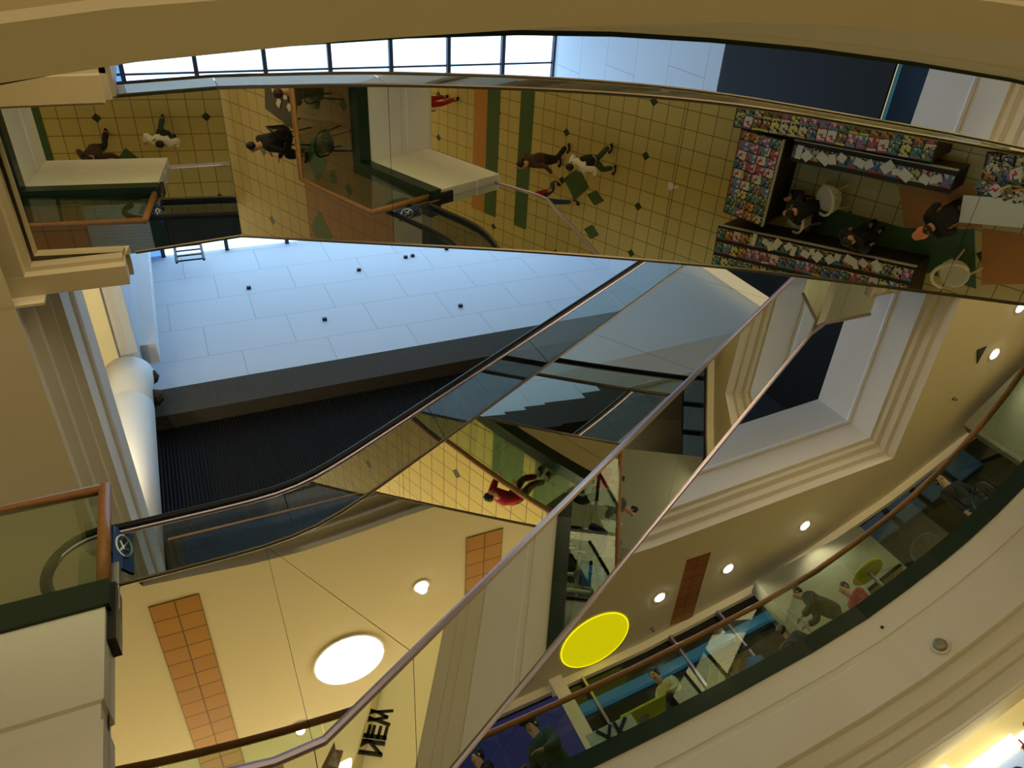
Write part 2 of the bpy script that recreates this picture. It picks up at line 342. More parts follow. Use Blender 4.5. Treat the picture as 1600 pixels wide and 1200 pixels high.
# ---------------------------------------------------------------- upper well: walls, beam, column, skylight
T = 28.8
cor = MB(); n = 230
for i in range(n):
    x0 = -4 + i * (19.0 / n); x1 = x0 + 19.0 / n; xm = (x0 + x1) / 2
    cor.face([(x0, 12.0, CF), (xm, 11.95, CF), (xm, 11.95, 17.4), (x0, 12.0, 17.4)]); cor.face([(xm, 11.95, CF), (x1, 12.0, CF), (x1, 12.0, 17.4), (xm, 11.95, 17.4)])
struct(cor.build('wall_far_corrugated', DARKW))
cb = MB(); cb.box((-1.75, 11.55, 17.35), (15, 12.3, 18.6)); cb.box((-1.75, 11.75, 18.6), (15, 12.3, 18.95))
struct(cb.build('trim_concrete_beam', CONCRETE))
struct(MB().box((-1.75, 12.0, 18.9), (15.1, 12.3, T)).build('wall_far', PANELY))
struct(MB().box((14.9, 0.0, 18.25), (15.2, 12.0, T)).build('wall_right', PANELX))
dr = MB()
for i in range(52): dr.box((14.9, 0.0, 12.4 + i * .112), (14.95 + .03 * (i % 2), 12, 12.4 + (i + 1) * .112))
struct(dr.build('wall_right_shutter', DARKW))
struct(MB().box((14.98, 0, CF), (15.0, 5, 12.4)).build('wall_right_glazed', GLASSB))
struct(MB().box((15.1, -.5, CF), (15.2, 5, 12.4)).build('wall_right_backing', DARKW))
struct(MB().box((14.9, 5, CF), (15.0, 12, 12.4)).build('wall_right_dark', DARKW))
struct(MB().box((-2.1, 8.4, 18.7), (-1.75, 12.3, T)).build('wall_left_upper', PANELX))
struct(MB().box((-1.95, 10.6, 19.5), (-1.35, 11.2, T - .1)).build('wall_left_pilaster', WHITEP))
struct(MB().box((-4.4, -.6, 18.7), (-4.1, 12.3, T)).build('wall_left', WHITEP))
struct(MB().box((-4.4, -.9, CF), (15.2, -.6, T)).build('wall_near', WHITEP))
struct(MB().box((-4.6, -.9, CF), (-4.4, 12.3, 18.7)).build('wall_left_lower', WHITEP))  # added out of view to keep warm light out of the well
bm_ = MB(); bm_.box((-3.3, -.5, 18.5), (-2.2, 11.6, 19.6)); struct(bm_.build('trim_beam', BEAMM))
struct(MB().box((-2.2, -.5, 18.7), (-1.95, 11.6, 19.6)).build('trim_beam_edge', WHITEP))
col = MB(); col.lathe([(.53, CF), (.53, 14), (.54, 16.9), (.50, 17.0), (.53, 17.05), (.53, 17.8), (.6, 18.5)], (-2.08, 10.9, 0), 32)
struct(col.build('trim_column', COLUMNM, smooth=True))
jk = MB()
for k in range(9):
    a = k * .7; jk.ball((-1.85 + .33 * math.cos(a), 11.1 + .2 * math.sin(a), 17.6 + .1 * k), .22, (1, 1, .8), 8)
struct(jk.build('trim_column_flashing', CONCRETE))
# skylight
for i in range(9):
    x0 = -1.0 + (i - 1) * 2.27
    m = PANEB if i == 0 else PANE
    struct(MB().box((x0 + .05, 3.0, T), (x0 + 2.22, 12.2, T + .04)).build('window_%d' % (i + 1), m)) if x0 < 14.5 else None
mu = MB()
for i in range(-1, 9):
    x0 = -1.0 + i * 2.27
    if x0 < 15: mu.box((x0 - .07, 3.0, T - .2), (x0 + .07, 12.2, T))
for y in (5.55, 8.5, 11.5): mu.box((-4.1, y - .03, T - .1), (14.9, y + .03, T))
struct(mu.build('trim_skylight_mullion', MULL))
struct(MB().box((-4.4, -.9, T + .05), (15.2, 3.0, T + .1)).build('ceiling_roof', WHITEP))
# ladder frame hanging under the skylight at the left corner
la = MB()
for x in (-.55, .35): la.tube([(x, 11.4, T - .1), (x, 11.4, T - 2.2)], .05, 6)
for k in range(5): la.tube([(-.55, 11.4, T - .3 - k * .45), (.35, 11.4, T - .3 - k * .45)], .035, 6)
tag(la.build('ladder', MULL), 'dark metal ladder under the skylight, against the tall white panelled wall', 'ladder')
for k, (x, z) in enumerate([(1.6, 25.0), (5.6, 25.3), (7.6, 25.9), (7.9, 25.95), (9.4, 26.2), (8.2, 21.4), (3.6, 21.9)]):
    struct(MB().box((x - .07, 11.9, z - .05), (x + .07, 12.02, z + .05)).build('trim_vent', BLACK))

# ---------------------------------------------------------------- ceiling fittings
for nm, lab, (x0, x1, y0, y1), m in (('tile_strip', 'long orange tiled strip in the ceiling behind the camera, mirrored at lower left', (-1.55, -.85, -4.8, .2), CTILE),
                               ('tile_strip', 'orange tiled ceiling strip mirrored beside the blue-edged escalator trim', (3.47, 4.17, -4.5, -.2), CTILE2),
                               ('tile_strip', 'orange tiled ceiling strip between two downlights over the right balcony', (8.72, 9.36, 11.97, 14.2), CTILE3)):
    b = MB().box((x0, y0, CS - .012), (x1, y1, CS - .001)); o = tag(b.build(nm, m), lab, 'ceiling panel', 'orange ceiling tile strips')
def downlight(x, y, lab, r=.10):
    t = thing('downlight', lab, 'ceiling light', (x, y, CS), 0, 'recessed downlights')
    MB().lathe([(r * 1.35, 0), (r * 1.35, -.015), (r * 1.05, -.02)]).build('trim_ring', FASCIA, t)
    MB().lathe([(r, -.022), (r * .98, -.03), (r * .5, -.045)]).build('lamp', LAMPD, t)
    light('downlight_beam', 'SPOT', (x, y, CS - .08), 60, WARM, .08, spot=2.2)
for x, y, l in ((8.19, 12.97, 'white round downlight beside the yellow dome and the orange tile strip'), (10.05, 12.77, 'white round downlight just right of the orange tile strip'),
                (12.15, 12.13, 'white round downlight midway along the right balcony ceiling'), (16.44, 8.19, 'white round downlight near the dark triangular vent'),
                (16.57, 7.0, 'white round downlight under the bookstall reflection at the right edge'),
                (2.63, -1.08, 'white round downlight mirrored above the large white lamp'), (.21, -3.93, 'white round downlight mirrored through the glass at lower left')):
    downlight(x, y, l, .12)
lamp = thing('ceiling_lamp', 'large white glowing disc lamp mirrored in the escalator side', 'ceiling light', (1.25, -2.45, CS))
MB().lathe([(.66, 0), (.66, -.03), (.62, -.035)], seg=40).build('trim_ring', FASCIA, lamp)
MB().lathe([(.62, -.036), (.60, -.05), (.2, -.07)], seg=40).build('lamp_shade', LAMPW, lamp)
dome = thing('ceiling_dome', 'bright yellow recessed ceiling dome half hidden by the mirrored escalator underside', 'ceiling dome', (6.62, 13.72, CS))
db = MB(); R0 = .86
db.lathe([(R0, -.02), (R0 - .02, -.02), (R0 - .04, .0), (R0 - .05, .28), (.55, .36), (.1, .38)], seg=40); db.build('dome', DOMEY, dome)
MB().lathe([(R0 - .15, .25), (R0 - .19, .24)], seg=40).build('neon_ring', mat('yellow_neon', (1, 1, .1), emit=(1, .95, .02), estr=1.5), dome)
for k in range(5): MB().tube([(-.5 + k * .05, .1, .1), (-.5 + k * .05, .1, .3)], .008, 5).build('wire', BLACK, dome)
v = tag(MB().prism([(15.72, 7.95), (15.95, 8.35), (16.0, 7.9)], CS - .02, CS + .01).build('ceiling_vent', BLACK), 'small dark triangular ceiling vent beside a downlight at right', 'vent')
for x, y, l in ((15.69, 9.26, 'tiny sprinkler head on the ceiling above the balcony corner'), (8.18, 14.06, 'tiny sprinkler head beside the orange tile strip near the rail')):
    s_ = MB(); s_.lathe([(.05, 0), (.05, -.02), (.02, -.03), (.02, -.07), (.04, -.08)], (x, y, CS), 12)
    tag(s_.build('sprinkler', STEEL), l, 'sprinkler', 'ceiling sprinklers')
# speaker and hole on the right fascia
sp = thing('wall_speaker', 'small round grey fitting on the cream balcony fascia at lower right', 'speaker', (8.80, 8.66, 3.5), math.radians(-29))
q = MB(); q.lathe([(.09, 0), (.10, .02), (.07, .05), (.03, .06)], seg=20); o = q.build('body', mat('grey_metal', (.25, .25, .2), .4, .6), sp); o.rotation_euler = (math.radians(90), 0, 0)
q = MB(); q.lathe([(.125, -.002), (.125, .012), (.10, .014)], seg=20); o = q.build('bezel', FASCIA, sp); o.rotation_euler = (math.radians(90), 0, 0)
q = MB(); q.lathe([(.025, 0), (.025, .01)], (0, 0, 0), 10); o = q.build('fascia_hole', BLACK, None, loc=(8.45, 8.87, 4.15)); o.rotation_euler = (math.radians(90), 0, math.radians(-29)); tag(o, 'tiny dark round hole in the cream fascia above the groove', 'hole')

# unseen glowing panels added on the other sides of both storeys to light the concourse
FILLGLOW = mat('lit_shop_window', (.8, .7, .5), .5, emit=(1.0, .84, .52), estr=2.4)
FILLGLOWE = mat('lit_shop_window_east', (.8, .7, .5), .5, emit=(1.0, .82, .48), estr=5.0)
FILLGLOWA = mat('lit_shop_window_lower', (.8, .7, .5), .5, emit=(1.0, .82, .48), estr=0.85)
for k in range(6):
    struct(MB().box((-10 + k * 5, -8.3, B + .3), (-5.6 + k * 5, -8.2, B + 3.3)).build('window_shop_%d' % (k + 1), FILLGLOW))
    struct(MB().box((-10 + k * 5, -8.3, A + .3), (-5.6 + k * 5, -8.2, A + 3.0)).build('window_shop_lower_%d' % (k + 1), FILLGLOWA))
for k in range(4):
    struct(MB().box((-14.2, -6 + k * 5, B + .3), (-14.1, -1.6 + k * 5, B + 3.3)).build('window_shop_side_%d' % (k + 1), FILLGLOWA))
    struct(MB().box((-14.2, -6 + k * 5, A + .3), (-14.1, -1.6 + k * 5, A + 3.0)).build('window_shop_lower_side_%d' % (k + 1), FILLGLOWA))
    struct(MB().box((24.1, -8 + k * 5, B + .3), (24.2, -3.6 + k * 5, B + 3.6)).build('window_shop_east_%d' % (k + 1), FILLGLOWE))
# ---------------------------------------------------------------- balustrades
def resample(path, step):
    out = [Vector(path[0])]; acc = 0.0
    for a, b in zip(path, path[1:]):
        a, b = Vector(a), Vector(b); L = (b - a).length; t = step - acc
        while t < L: out.append(a + (b - a) * (t / L)); t += step
        acc = (acc + L) % step
    if (out[-1] - Vector(path[-1])).length > .2: out.append(Vector(path[-1]))
    else: out[-1] = Vector(path[-1])
    return out
def railing(name, label, path, z0, z1, glass, bay=1.55, r=.045, ends=()):
    t = thing(name, label, 'balustrade')
    p = resample(path, bay)
    for a, b in zip(p, p[1:]):
        d = (b - a).normalized() * .008
        q = MB(); nrm = Vector((-d.y, d.x)).normalized() * .006
        q.prism([tuple(a + d + nrm), tuple(b - d + nrm), tuple(b - d - nrm), tuple(a + d - nrm)], z0 - .02, z1 - .01); q.build('glass_pane', glass, t)
    MB().tube([(x, y, z1) for x, y in path], r, 10).build('handrail', WOOD, t, smooth=True)
    for e in ends: MB().tube([(e[0], e[1], z0 - .02), (e[0], e[1], z1 + .03)], r * 1.05, 10).build('end_post', WOOD, t, smooth=True)
    return t
railing('glass_balustrade', 'curved glass balustrade with wooden handrail on the right balcony', offset_loop(kr, -.09, False), BK, 5.47, GLASS)
railing('glass_balustrade', 'glass balustrade with wooden rail and end post at the left landing', [(-1.085, 4.54), (-3.22, 4.54), (-3.22, 1.45)], BK, 5.85, GLASS, 2.2, .05, ends=[(-1.085, 4.54)])
railing('glass_balustrade', 'glass balustrade of the near balcony, seen only in the mirrored panels', offset_loop(NEARB, -.09, False), BK, 5.60, GLASS, 1.8, .05)
railing('glass_balustrade', 'bluish glass balustrade of the top storey behind the dark escalator rail', [(-1.45, 10.75), (7.0, 10.75)], CK, 11.85, GLASSB, 2.3, .035)

# ---------------------------------------------------------------- escalators
t30 = math.tan(math.radians(30))
def loft(A_, B_):
    b = MB(); a = [b.bm.verts.new(p) for p in A_]; c = [b.bm.verts.new(p) for p in B_]
    for i in range(len(a) - 1): b.bm.faces.new((a[i], a[i + 1], c[i + 1], c[i]))
    return b
def solidify(o, th):
    m = o.modifiers.new('s', 'SOLIDIFY'); m.thickness = th; m.offset = 0; return o
def handrail(parent, pts, y):
    MB().tube([(x, y, z) for x, z in pts], .045, 10, ry='Y').build('handrail', RUBBER, parent, smooth=True)
    MB().tube([(x, y, z - .05) for x, z in pts], .022, 6, ry='Y').build('handrail_guide', TRIM, parent, smooth=True)
def step_parts(parent, xs, zf, y0, y1, run, sgn):
    proto = None
    for k, x in enumerate(xs):
        if proto is None:
            q = MB(); q.box((-run / 2, y0, -.22), (run / 2, y1, -.02))
            for j in range(14): yy = y0 + (j + .5) * (y1 - y0) / 14; q.box((-run / 2, yy - .012, -.02), (run / 2, yy + .012, 0))
            proto = q.build('step', STEEL, parent); proto.location = (x, 0, zf(x))
        else:
            c = proto.copy(); COL.objects.link(c); c.parent = parent; c.location = (x, 0, zf(x))
YF, YB = 4.6, 6.82
esc = thing('escalator', 'escalator with black handrail and mirrored cladding rising to the upper right', 'escalator', (0, 0, 0), 0, 'crossing escalators')
def deck(x):
    a, b = 4.70, 4.42 + t30 * x
    if x > 11.2: return 4.42 + t30 * 11.2 + min(.12, (x - 11.2) * .2)
    return a + (math.log1p(math.exp((b - a) / .12)) * .12 if (b - a) < 2 else (b - a))
def und(x):
    if x > 11.2: return 2.74 + t30 * 11.2
    if x < -1.05: return 3.0
    f1 = 2.83 - .12 * min(0, x + .1) * 1.1; f2 = 2.74 + t30 * x
    return max(f1, f2) if x > -.3 else f1
def dpts(x0, x1, n=8): return [(x0 + (x1 - x0) * i / n) for i in range(n + 1)]
# side panels with the seams of the photograph
stations = [(-1.05, -1.05), (.11, .13), (.11, .93)]
xu = .93
while xu < 10.5:
    xu += 2.16; stations.append((xu - .72 - .05, xu))
stations.append((12.6, 12.6))
def side_panels(y, outward, parent, mt):
    for (d0, u0), (d1, u1) in zip(stations, stations[1:]):
        g = .003
        dp = [(x, y, deck(x)) for x in dpts(d0, d1)] if d1 > d0 else [(d0, y, deck(d0))]
        up_ = [(x, y, und(x)) for x in dpts(u0, u1)]
        poly = dp + up_[::-1]
        c = sum((Vector(p) for p in poly), Vector()) / len(poly)
        poly = [Vector(p) + (c - Vector(p)).normalized() * g for p in poly]
        q = MB(); q.face(poly); q.build('side_panel', mt, parent)
side_panels(YF, -1, esc, MIRROR); side_panels(YB, 1, esc, MIRROR)
for (d0, u0), (d1, u1) in zip(stations, stations[1:]):
    g = .003
    xs = dpts(u0 + g, u1 - g, 6)
    loft([(x, YF + .01, und(x)) for x in xs], [(x, YB - .01, und(x)) for x in xs]).build('underside_panel', MIRROR, esc)
core = MB(); xs = dpts(-1.0, 12.55, 60)
loop = [(x, deck(x) - .03) for x in xs] + [(x, und(x) + .03) for x in xs[::-1]]
core.slab3([(x, YF + .03, z) for x, z in loop], (0, YB - YF - .06, 0)); core.build('truss', CORE, esc)
for y in (YF, YB):
    xs = dpts(-1.3, 12.6, 60)
    MB().tube([(x, y, deck(x)) for x in xs], .018, 6, ry='Y').build('deck_trim', TRIMB, esc)
    MB().tube([(x, y, und(x)) for x in dpts(-1.05, .2, 4) + dpts(.3, 12.6, 20)], .034, 8, ry='Y').build('edge_trim', TRIM, esc)
def hr(x):
    a, b = 5.42, 5.14 + t30 * x
    if x > 11.0: return 5.14 + t30 * 11.0 + .1
    return a + (math.log1p(math.exp((b - a) / .10)) * .10 if (b - a) < 2 else b - a)
newel = [(-1.12 + .40 * math.cos(a), 5.02 + .42 * math.sin(a)) for a in [math.radians(215 - i * 12) for i in range(11)]]
hp = newel + [(x, hr(x)) for x in dpts(-1.0, 12.0, 70)]
for y in (YF + .06, YB - .06):
    handrail(esc, hp, y)
    bays = dpts(-1.3, 12.0, 8)
    for a, b in zip(bays, bays[1:]):
        xs = dpts(a + .005, b - .005, 10)
        loft([(x, y, deck(x)) for x in xs], [(x, y, (hr(x) if x > -1.05 else 5.30) - .05) for x in xs]).build('glass_panel', GLASSD, esc)
step_parts(esc, [.3 + .4 * k for k in range(26)], lambda x: max(4.5, 4.30 + t30 * x), 5.12, 6.3, .4, 1)
lpb = MB(); lpb.box((-2.3, 4.75, 4.40), (.15, 6.65, 4.47))
for k in range(30): lpb.box((-2.3, 4.8 + k * .06, 4.47), (.15, 4.82 + k * .06, 4.478))
lpb.build('comb_plate', STEEL, esc)

# near escalator, rising to the left
X0, ZM = .594, 9.0
af, th = math.radians(-4.4), math.radians(34)
def flat_z(x): return ZM + math.tan(af) * (x - X0)
def inc_z(x): return ZM - math.tan(th) * (x - X0)
esc2 = thing('escalator', 'mirror-bottomed escalator crossing overhead and rising to the left, reflecting the bookstall', 'escalator', (0, 0, 0), 0, 'crossing escalators')
NY = [(-2.0, 1.82), (-.62, 1.86), (-.55, 1.97), (.594, 1.90), (2.16, 1.70), (3.82, 1.585), (5.12, 1.57), (7.4, 1.78), (9.6, 2.1)]
FY = [(-2.0, 3.9), (-.74, 3.85), (-.70, 3.72), (.594, 3.61), (1.36, 3.55), (3.54, 3.36), (5.25, 3.27), (7.9, 3.29), (9.6, 3.35)]
def interp(tab, x):
    for (a, ya), (b, yb) in zip(tab, tab[1:]):
        if x <= b: return ya + (yb - ya) * (x - a) / (b - a)
    return tab[-1][1]
def sm(tab, x): return sum(interp(tab, min(9.6, max(-2.0, x + d))) for d in (-.5, -.25, 0, .25, .5)) / 5 if x > .9 else interp(tab, x)
st2 = [-2.0, .594, 2.19, 4.75, 7.2, 9.5]
for a, b in zip(st2, st2[1:]):
    zf = flat_z if b <= .6 else inc_z
    xs = dpts(a + .002, b - .002, 8)
    loft([(x, sm(NY, x), zf(x)) for x in xs], [(x, sm(FY, x), zf(x)) for x in xs]).build('underside_panel', MIRRORS, esc2)
    if b > .6:
        for tab, nm in ((NY, 'side_panel'), (FY, 'side_panel')):
            loft([(x, sm(tab, x), zf(x)) for x in xs], [(x, sm(tab, x), zf(x) + (.62 if tab is NY else 1.66)) for x in xs]).build(nm, MIRROR, esc2, smooth=False)
    elif True:
        xs = dpts(-.5, .589, 6)
        loft([(x, sm(NY, x), zf(x)) for x in xs], [(x, sm(NY, x), zf(x) + .62) for x in xs]).build('side_panel', MIRROR, esc2)
        loft([(x, sm(FY, x), zf(x)) for x in xs], [(x, sm(FY, x), zf(x) + 1.66) for x in xs]).build('side_panel', MIRROR, esc2)
core = MB(); xs = dpts(-.5, 9.5, 40)
def uz(x): return flat_z(x) if x < X0 else inc_z(x)
L1 = [(x, sm(NY, x) + .04) for x in xs]; L2 = [(x, sm(FY, x) - .04) for x in xs]
for (xa, ya), (xb, yb), (_, yc), (_, yd) in zip(L1, L1[1:], L2, L2[1:]):
    core.face([(xa, ya, uz(xa) + .04), (xb, yb, uz(xb) + .04), (xb, yd, uz(xb) + .04), (xa, yc, uz(xa) + .04)])
    core.face([(xa, ya, uz(xa) + .58), (xb, yb, uz(xb) + .58), (xb, yd, uz(xb) + 1.6), (xa, yc, uz(xa) + 1.6)])
core.build('truss', CORE, esc2)
for tab in (NY, FY):
    xs = dpts(-.6, 9.5, 60)
    MB().tube([(x, sm(tab, x), uz(x)) for x in xs], .02, 6).build('edge_trim', TRIMB, esc2)
    if tab is NY:
        MB().tube([(x, sm(tab, x), uz(x) + .62) for x in xs], .018, 6).build('deck_trim', TRIMB, esc2)
    else:
        MB().tube([(x, sm(tab, x), uz(x) + 1.66) for x in xs], .03, 6).build('deck_trim', TRIMB, esc2)
        MB().tube([(x, sm(tab, x) - .06, uz(x) + 2.4) for x in xs], .045, 8).build('handrail', RUBBER, esc2, smooth=True)
        loft([(x, sm(tab, x) - .06, uz(x) + 1.66) for x in xs], [(x, sm(tab, x) - .06, uz(x) + 2.36) for x in xs]).build('glass_panel', GLASSD, esc2)
# no-pushchair sign post by the left landing
sg = thing('sign_post', 'small blue no-pushchairs sign on a post at the escalator foot', 'sign', (-1.02, 4.62, 0))
MB().box((-.035, -.035, 4.45), (.035, .035, 4.95), bevel=.008).build('post', STEEL, sg)
o = MB().box((-.012, -.03, 4.93), (.012, .17, 5.40), bevel=.004).build('plate', SIGNB, sg); o.rotation_euler = (0, 0, math.radians(-38))
q = MB(); q.tube([(.016, .07 + .075 * math.cos(k * math.pi / 10), 5.2 + .12 * math.sin(k * math.pi / 10)) for k in range(20)], .010, 5, closed=True)
q.tube([(.016, .03, 5.12), (.016, .115, 5.28)], .009, 5); q.tube([(.016, .035, 5.24), (.016, .07, 5.16), (.016, .11, 5.18)], .008, 5); o = q.build('symbol', SIGNW, sg); o.rotation_euler = (0, 0, math.radians(-38))
MB().box((-.05, -.06, 5.05), (-.012, .02, 5.14)).build('bracket', BLACK, sg)
MB().box((-.03, -.12, 4.1), (.03, -.02, 4.65)).build('skirt_end', BLACK, sg)

# ---------------------------------------------------------------- shops behind the right balcony
SP = [(0.5, 15.4), (3.0, 15.2), (5.6, 14.9), (8, 14.6), (11.5, 13.8), (14.9, 12.1), (18.5, 9.7), (20, 7), (20.5, 3)]
struct(sweep(SP, [(0, B), (0, CS)]).build('wall_shopfront', SHOPDARK))
struct(sweep(offset_loop(SP, -.12, False), [(0, CS), (0.0, 8.42), (.1, 8.40)]).build('trim_shopfront_lip', CEIL))
struct(sweep(offset_loop(SP[2:5], -.15, False), [(.1, 7.86), (0, 7.86), (-.02, 7.64), (.1, 7.62)]).build('trim_blue_light_band', BLUEL))
mul = MB()
for x, y, h in ((6.3, 14.75, 8.4), (8.6, 14.4, 8.4), (9.9, 14.1, 8.4)): mul.box((x - .03, y - .15, B), (x + .03, y, h))
struct(mul.build('trim_shop_mullion', TRIM))
struct(MB().slab3([(5.55, 14.6, B), (5.85, 14.55, B), (5.85, 14.55, CS), (5.55, 14.6, CS)], (0, .3, 0)).build('wall_shop_pier', FASCIA))
struct(MB().slab3([(3.0, 14.9, B), (5.55, 14.62, B), (5.55, 14.62, 8.2), (3.0, 14.9, 8.2)], (0, .2, 0)).build('wall_violet', PURPLEL))
struct(MB().slab3([(10.6, 13.0, B), (13.6, 12.3, B), (13.6, 12.3, 8.2), (10.6, 13.0, 8.2)], (0, .4, 0)).build('wall_pale_pier', PALEW))
struct(MB().slab3([(16.0, 9.9, B), (18.9, 6.6, B), (18.9, 6.6, 8.3), (16.0, 9.9, 8.3)], (.3, .3, 0)).build('wall_pale_corner', PALEW))
for i in range(4):
    a = Vector((13.7, 12.55)); b = Vector((16.6, 10.75)); p0 = a.lerp(b, i / 4 + .02); p1 = a.lerp(b, (i + 1) / 4 - .03)
    struct(MB().slab3([(p0.x, p0.y, 7.75), (p1.x, p1.y, 7.75), (p1.x, p1.y, 8.3), (p0.x, p0.y, 8.3)], (.05, .08, 0)).build('trim_clerestory_pane', mat('dim_blue_pane_%d' % i, (.03, .06, .10), .3, emit=(.01, .03, .06), estr=.15)))
# shop A under the right balcony: bright wall, framed lit poster
SA = offset_loop(kr, -1.2, False)
struct(sweep(SA[:-8], [(0, A), (0, BS)]).build('wall_lit_shop', SHOPLIT))
struct(sweep(SA[-9:], [(0, A), (0, BS)]).build('wall_sign_shop', SHOPLIT))
def along(path, x):          # point and heading of a plan path at a given x
    for a, b in zip(path, path[1:]):
        if min(a[0], b[0]) <= x <= max(a[0], b[0]) and abs(a[0] - b[0]) > 1e-6:
            t = (x - a[0]) / (b[0] - a[0]); return Vector((a[0] + t * (b[0] - a[0]), a[1] + t * (b[1] - a[1]))), math.atan2(a[1] - b[1], a[0] - b[0])
    return Vector(path[0]), 0.0
p, hd = along(SA, 9.1)
ps = thing('shop_poster', 'lit poster in a red-brown frame on the bright shop wall at lower right', 'poster', (p.x, p.y, 0), hd)
q = MB()
for a, b in (((-.75, -.12, .9), (-.67, -.02, 2.42)), ((.67, -.12, .9), (.75, -.02, 2.42)), ((.40, -.10, .9), (.46, -.02, 2.30)), ((-.75, -.12, .82), (.75, -.02, .9))): q.box(a, b)
q.build('frame', REDW, ps)
MB().box((-.66, -.06, .9), (.40, -.03, 2.2)).build('picture', SCREEN, ps)
MB().box((.47, -.06, .9), (.66, -.03, 2.36)).build('side_light', mat('pale_glow', (.8, .9, .9), emit=(.75, .85, .9), estr=.5), ps)
MB().box((-.7, -.16, 2.22), (.42, -.05, 2.40)).build('lamp_strip', SHOPHOT, ps)
q = MB(); q.tube([(-.5, -.07, 1.3), (-.3, -.07, 1.75), (-.1, -.07, 1.5), (.1, -.07, 1.9), (.3, -.07, 1.6)], .03, 6); q.build('picture_detail', CL['red'], ps)
q = MB(); q.ball((.1, -.06, 2.0), .12, (1, .2, .8)); q.ball((-.1, -.06, 1.95), .06, (1, .3, 1)); q.build('picture_foliage', CL['greenish'], ps)
for xx, hh in ((7.9, .5), (10.2, .4)):
    pp, h2 = along(SA, xx); q = MB(); q.box((-.012, -.03, A), (.012, 0, BS)); o = q.build('trim_shop_joint', BLACK); o.location = (pp.x, pp.y, 0); o.rotation_euler = (0, 0, h2); struct(o)
for xx in (8.2, 8.45):
    pp, h2 = along(SA, xx); o = MB().ball((0, -.12, 2.5), .07).build('spot_lamp', SHOPHOT, None, loc=(pp.x, pp.y, 0)); tag(o, 'small glaring spot lamp over the lit poster at lower right', 'lamp', 'poster spot lamps')
# raised sign letters on a glossy ledge, seen in the escalator underside
sgn = thing('shop_sign', 'dark block letters NEW on a glossy ledge, mirrored near the bottom edge', 'sign', (4.05, 11.05, 1.78), 0)
def bar(m, x0, z0, x1, z1, wd=.045, y0=-.06, y1=0):
    a, b = Vector((x0, z0)), Vector((x1, z1)); d = (b - a).normalized() * wd / 2; n = Vector((-d.y, d.x))
    pts = [a - d + n, b + d + n, b + d - n, a - d - n]
    m.slab3([(q_.x, y0, q_.y) for q_ in pts], (0, y1 - y0, 0))
DARKL = mat('dark_bronze_letter', (.03, .022, .012), .4)
N_ = MB(); bar(N_, -.36, .02, -.36, .24); bar(N_, -.36, .24, -.18, .02); bar(N_, -.18, .02, -.18, .24); N_.build('letter', DARKL, sgn)
E_ = MB(); bar(E_, -.09, .02, -.09, .24)
for zz in (.03, .13, .23): bar(E_, -.09, zz, .06, zz)
E_.build('letter', DARKL, sgn)
W_ = MB(); bar(W_, .13, .24, .18, .02); bar(W_, .18, .02, .245, .18); bar(W_, .245, .18, .31, .02); bar(W_, .31, .02, .36, .24); W_.build('letter', DARKL, sgn)
MB().box((-1.6, -.5, -.03), (1.6, .35, -.005)).build('ledge', mirror_mat('glossy_ledge', (.75, .70, .50)), sgn)
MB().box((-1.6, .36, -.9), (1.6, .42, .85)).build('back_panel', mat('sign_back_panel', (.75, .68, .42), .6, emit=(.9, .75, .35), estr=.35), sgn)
wp = thing('window_picture', 'grey framed picture on the lit shop wall beside the block letters, mirrored at bottom', 'picture', (3.35, 11.0, 1.1))
MB().box((-.3, -.03, -.35), (.3, .0, .35)).build('frame', mat('taupe_frame', (.25, .18, .12), .5), wp)
MB().box((-.24, -.045, -.28), (.24, -.03, .28)).build('print', mat('grey_print', (.5, .45, .42), .6, noise=.6, nscale=9), wp)
for k in range(3): tag(MB().lathe([(.05, 0), (.12, .12), (.12, .15)], (2.75 + k * .3, 10.85, 1.5), 14).build('shop_lamp', SHOPHOT), 'glaring white shop lamp by the block letters, mirrored at the bottom edge', 'lamp', 'glaring shop lamps')

# ---------------------------------------------------------------- people
def ik(a, c, l1, l2, pole):
    a, c, pole = Vector(a), Vector(c), Vector(pole); d = c - a; L = min(d.length, (l1 + l2) * .999); d.normalize(); c2 = a + d * L
    k = (l1 * l1 - l2 * l2 + L * L) / (2 * L); h = math.sqrt(max(0, l1 * l1 - k * k))
    pp = pole - d * pole.dot(d); pp = pp.normalized() if pp.length > 1e-5 else Vector((0, 1, 0))
    return a + d * k + pp * h, c2
def skin(name, chains, m, parent, sub=1, root=0):
    """chains: list of lists of (key, position, radius); equal keys are one joint"""
    idx, vs, rs, es = {}, [], [], []
    for ch in chains:
        prev = None
        for key, p, r in ch:
            if key not in idx: idx[key] = len(vs); vs.append(tuple(p)); rs.append(r)
            if prev is not None and prev != key: es.append((idx[prev], idx[key]))
            prev = key
    me = bpy.data.meshes.new(name); me.from_pydata(vs, es, []); o = bpy.data.objects.new(name, me); COL.objects.link(o)
    o.modifiers.new('skin', 'SKIN')
    if not me.skin_vertices:
        bpy.context.view_layer.objects.active = o
    sv = me.skin_vertices[0].data if me.skin_vertices else None
    for i, r in enumerate(rs):
        rr = r if isinstance(r, tuple) else (r, r)
        sv[i].radius = rr; sv[i].use_root = (i == root)
    if sub: s_ = o.modifiers.new('sub', 'SUBSURF'); s_.levels = sub; s_.render_levels = sub
    bpy.context.view_layer.update()
    ev = o.evaluated_get(bpy.context.evaluated_depsgraph_get()); nm = bpy.data.meshes.new_from_object(ev)
    bpy.data.objects.remove(o); bpy.data.meshes.remove(me)
    q = bpy.data.objects.new(name, nm); COL.objects.link(q); q.parent = parent; nm.materials.clear(); nm.materials.append(m)
    for p in nm.polygons: p.use_smooth = True
    return q
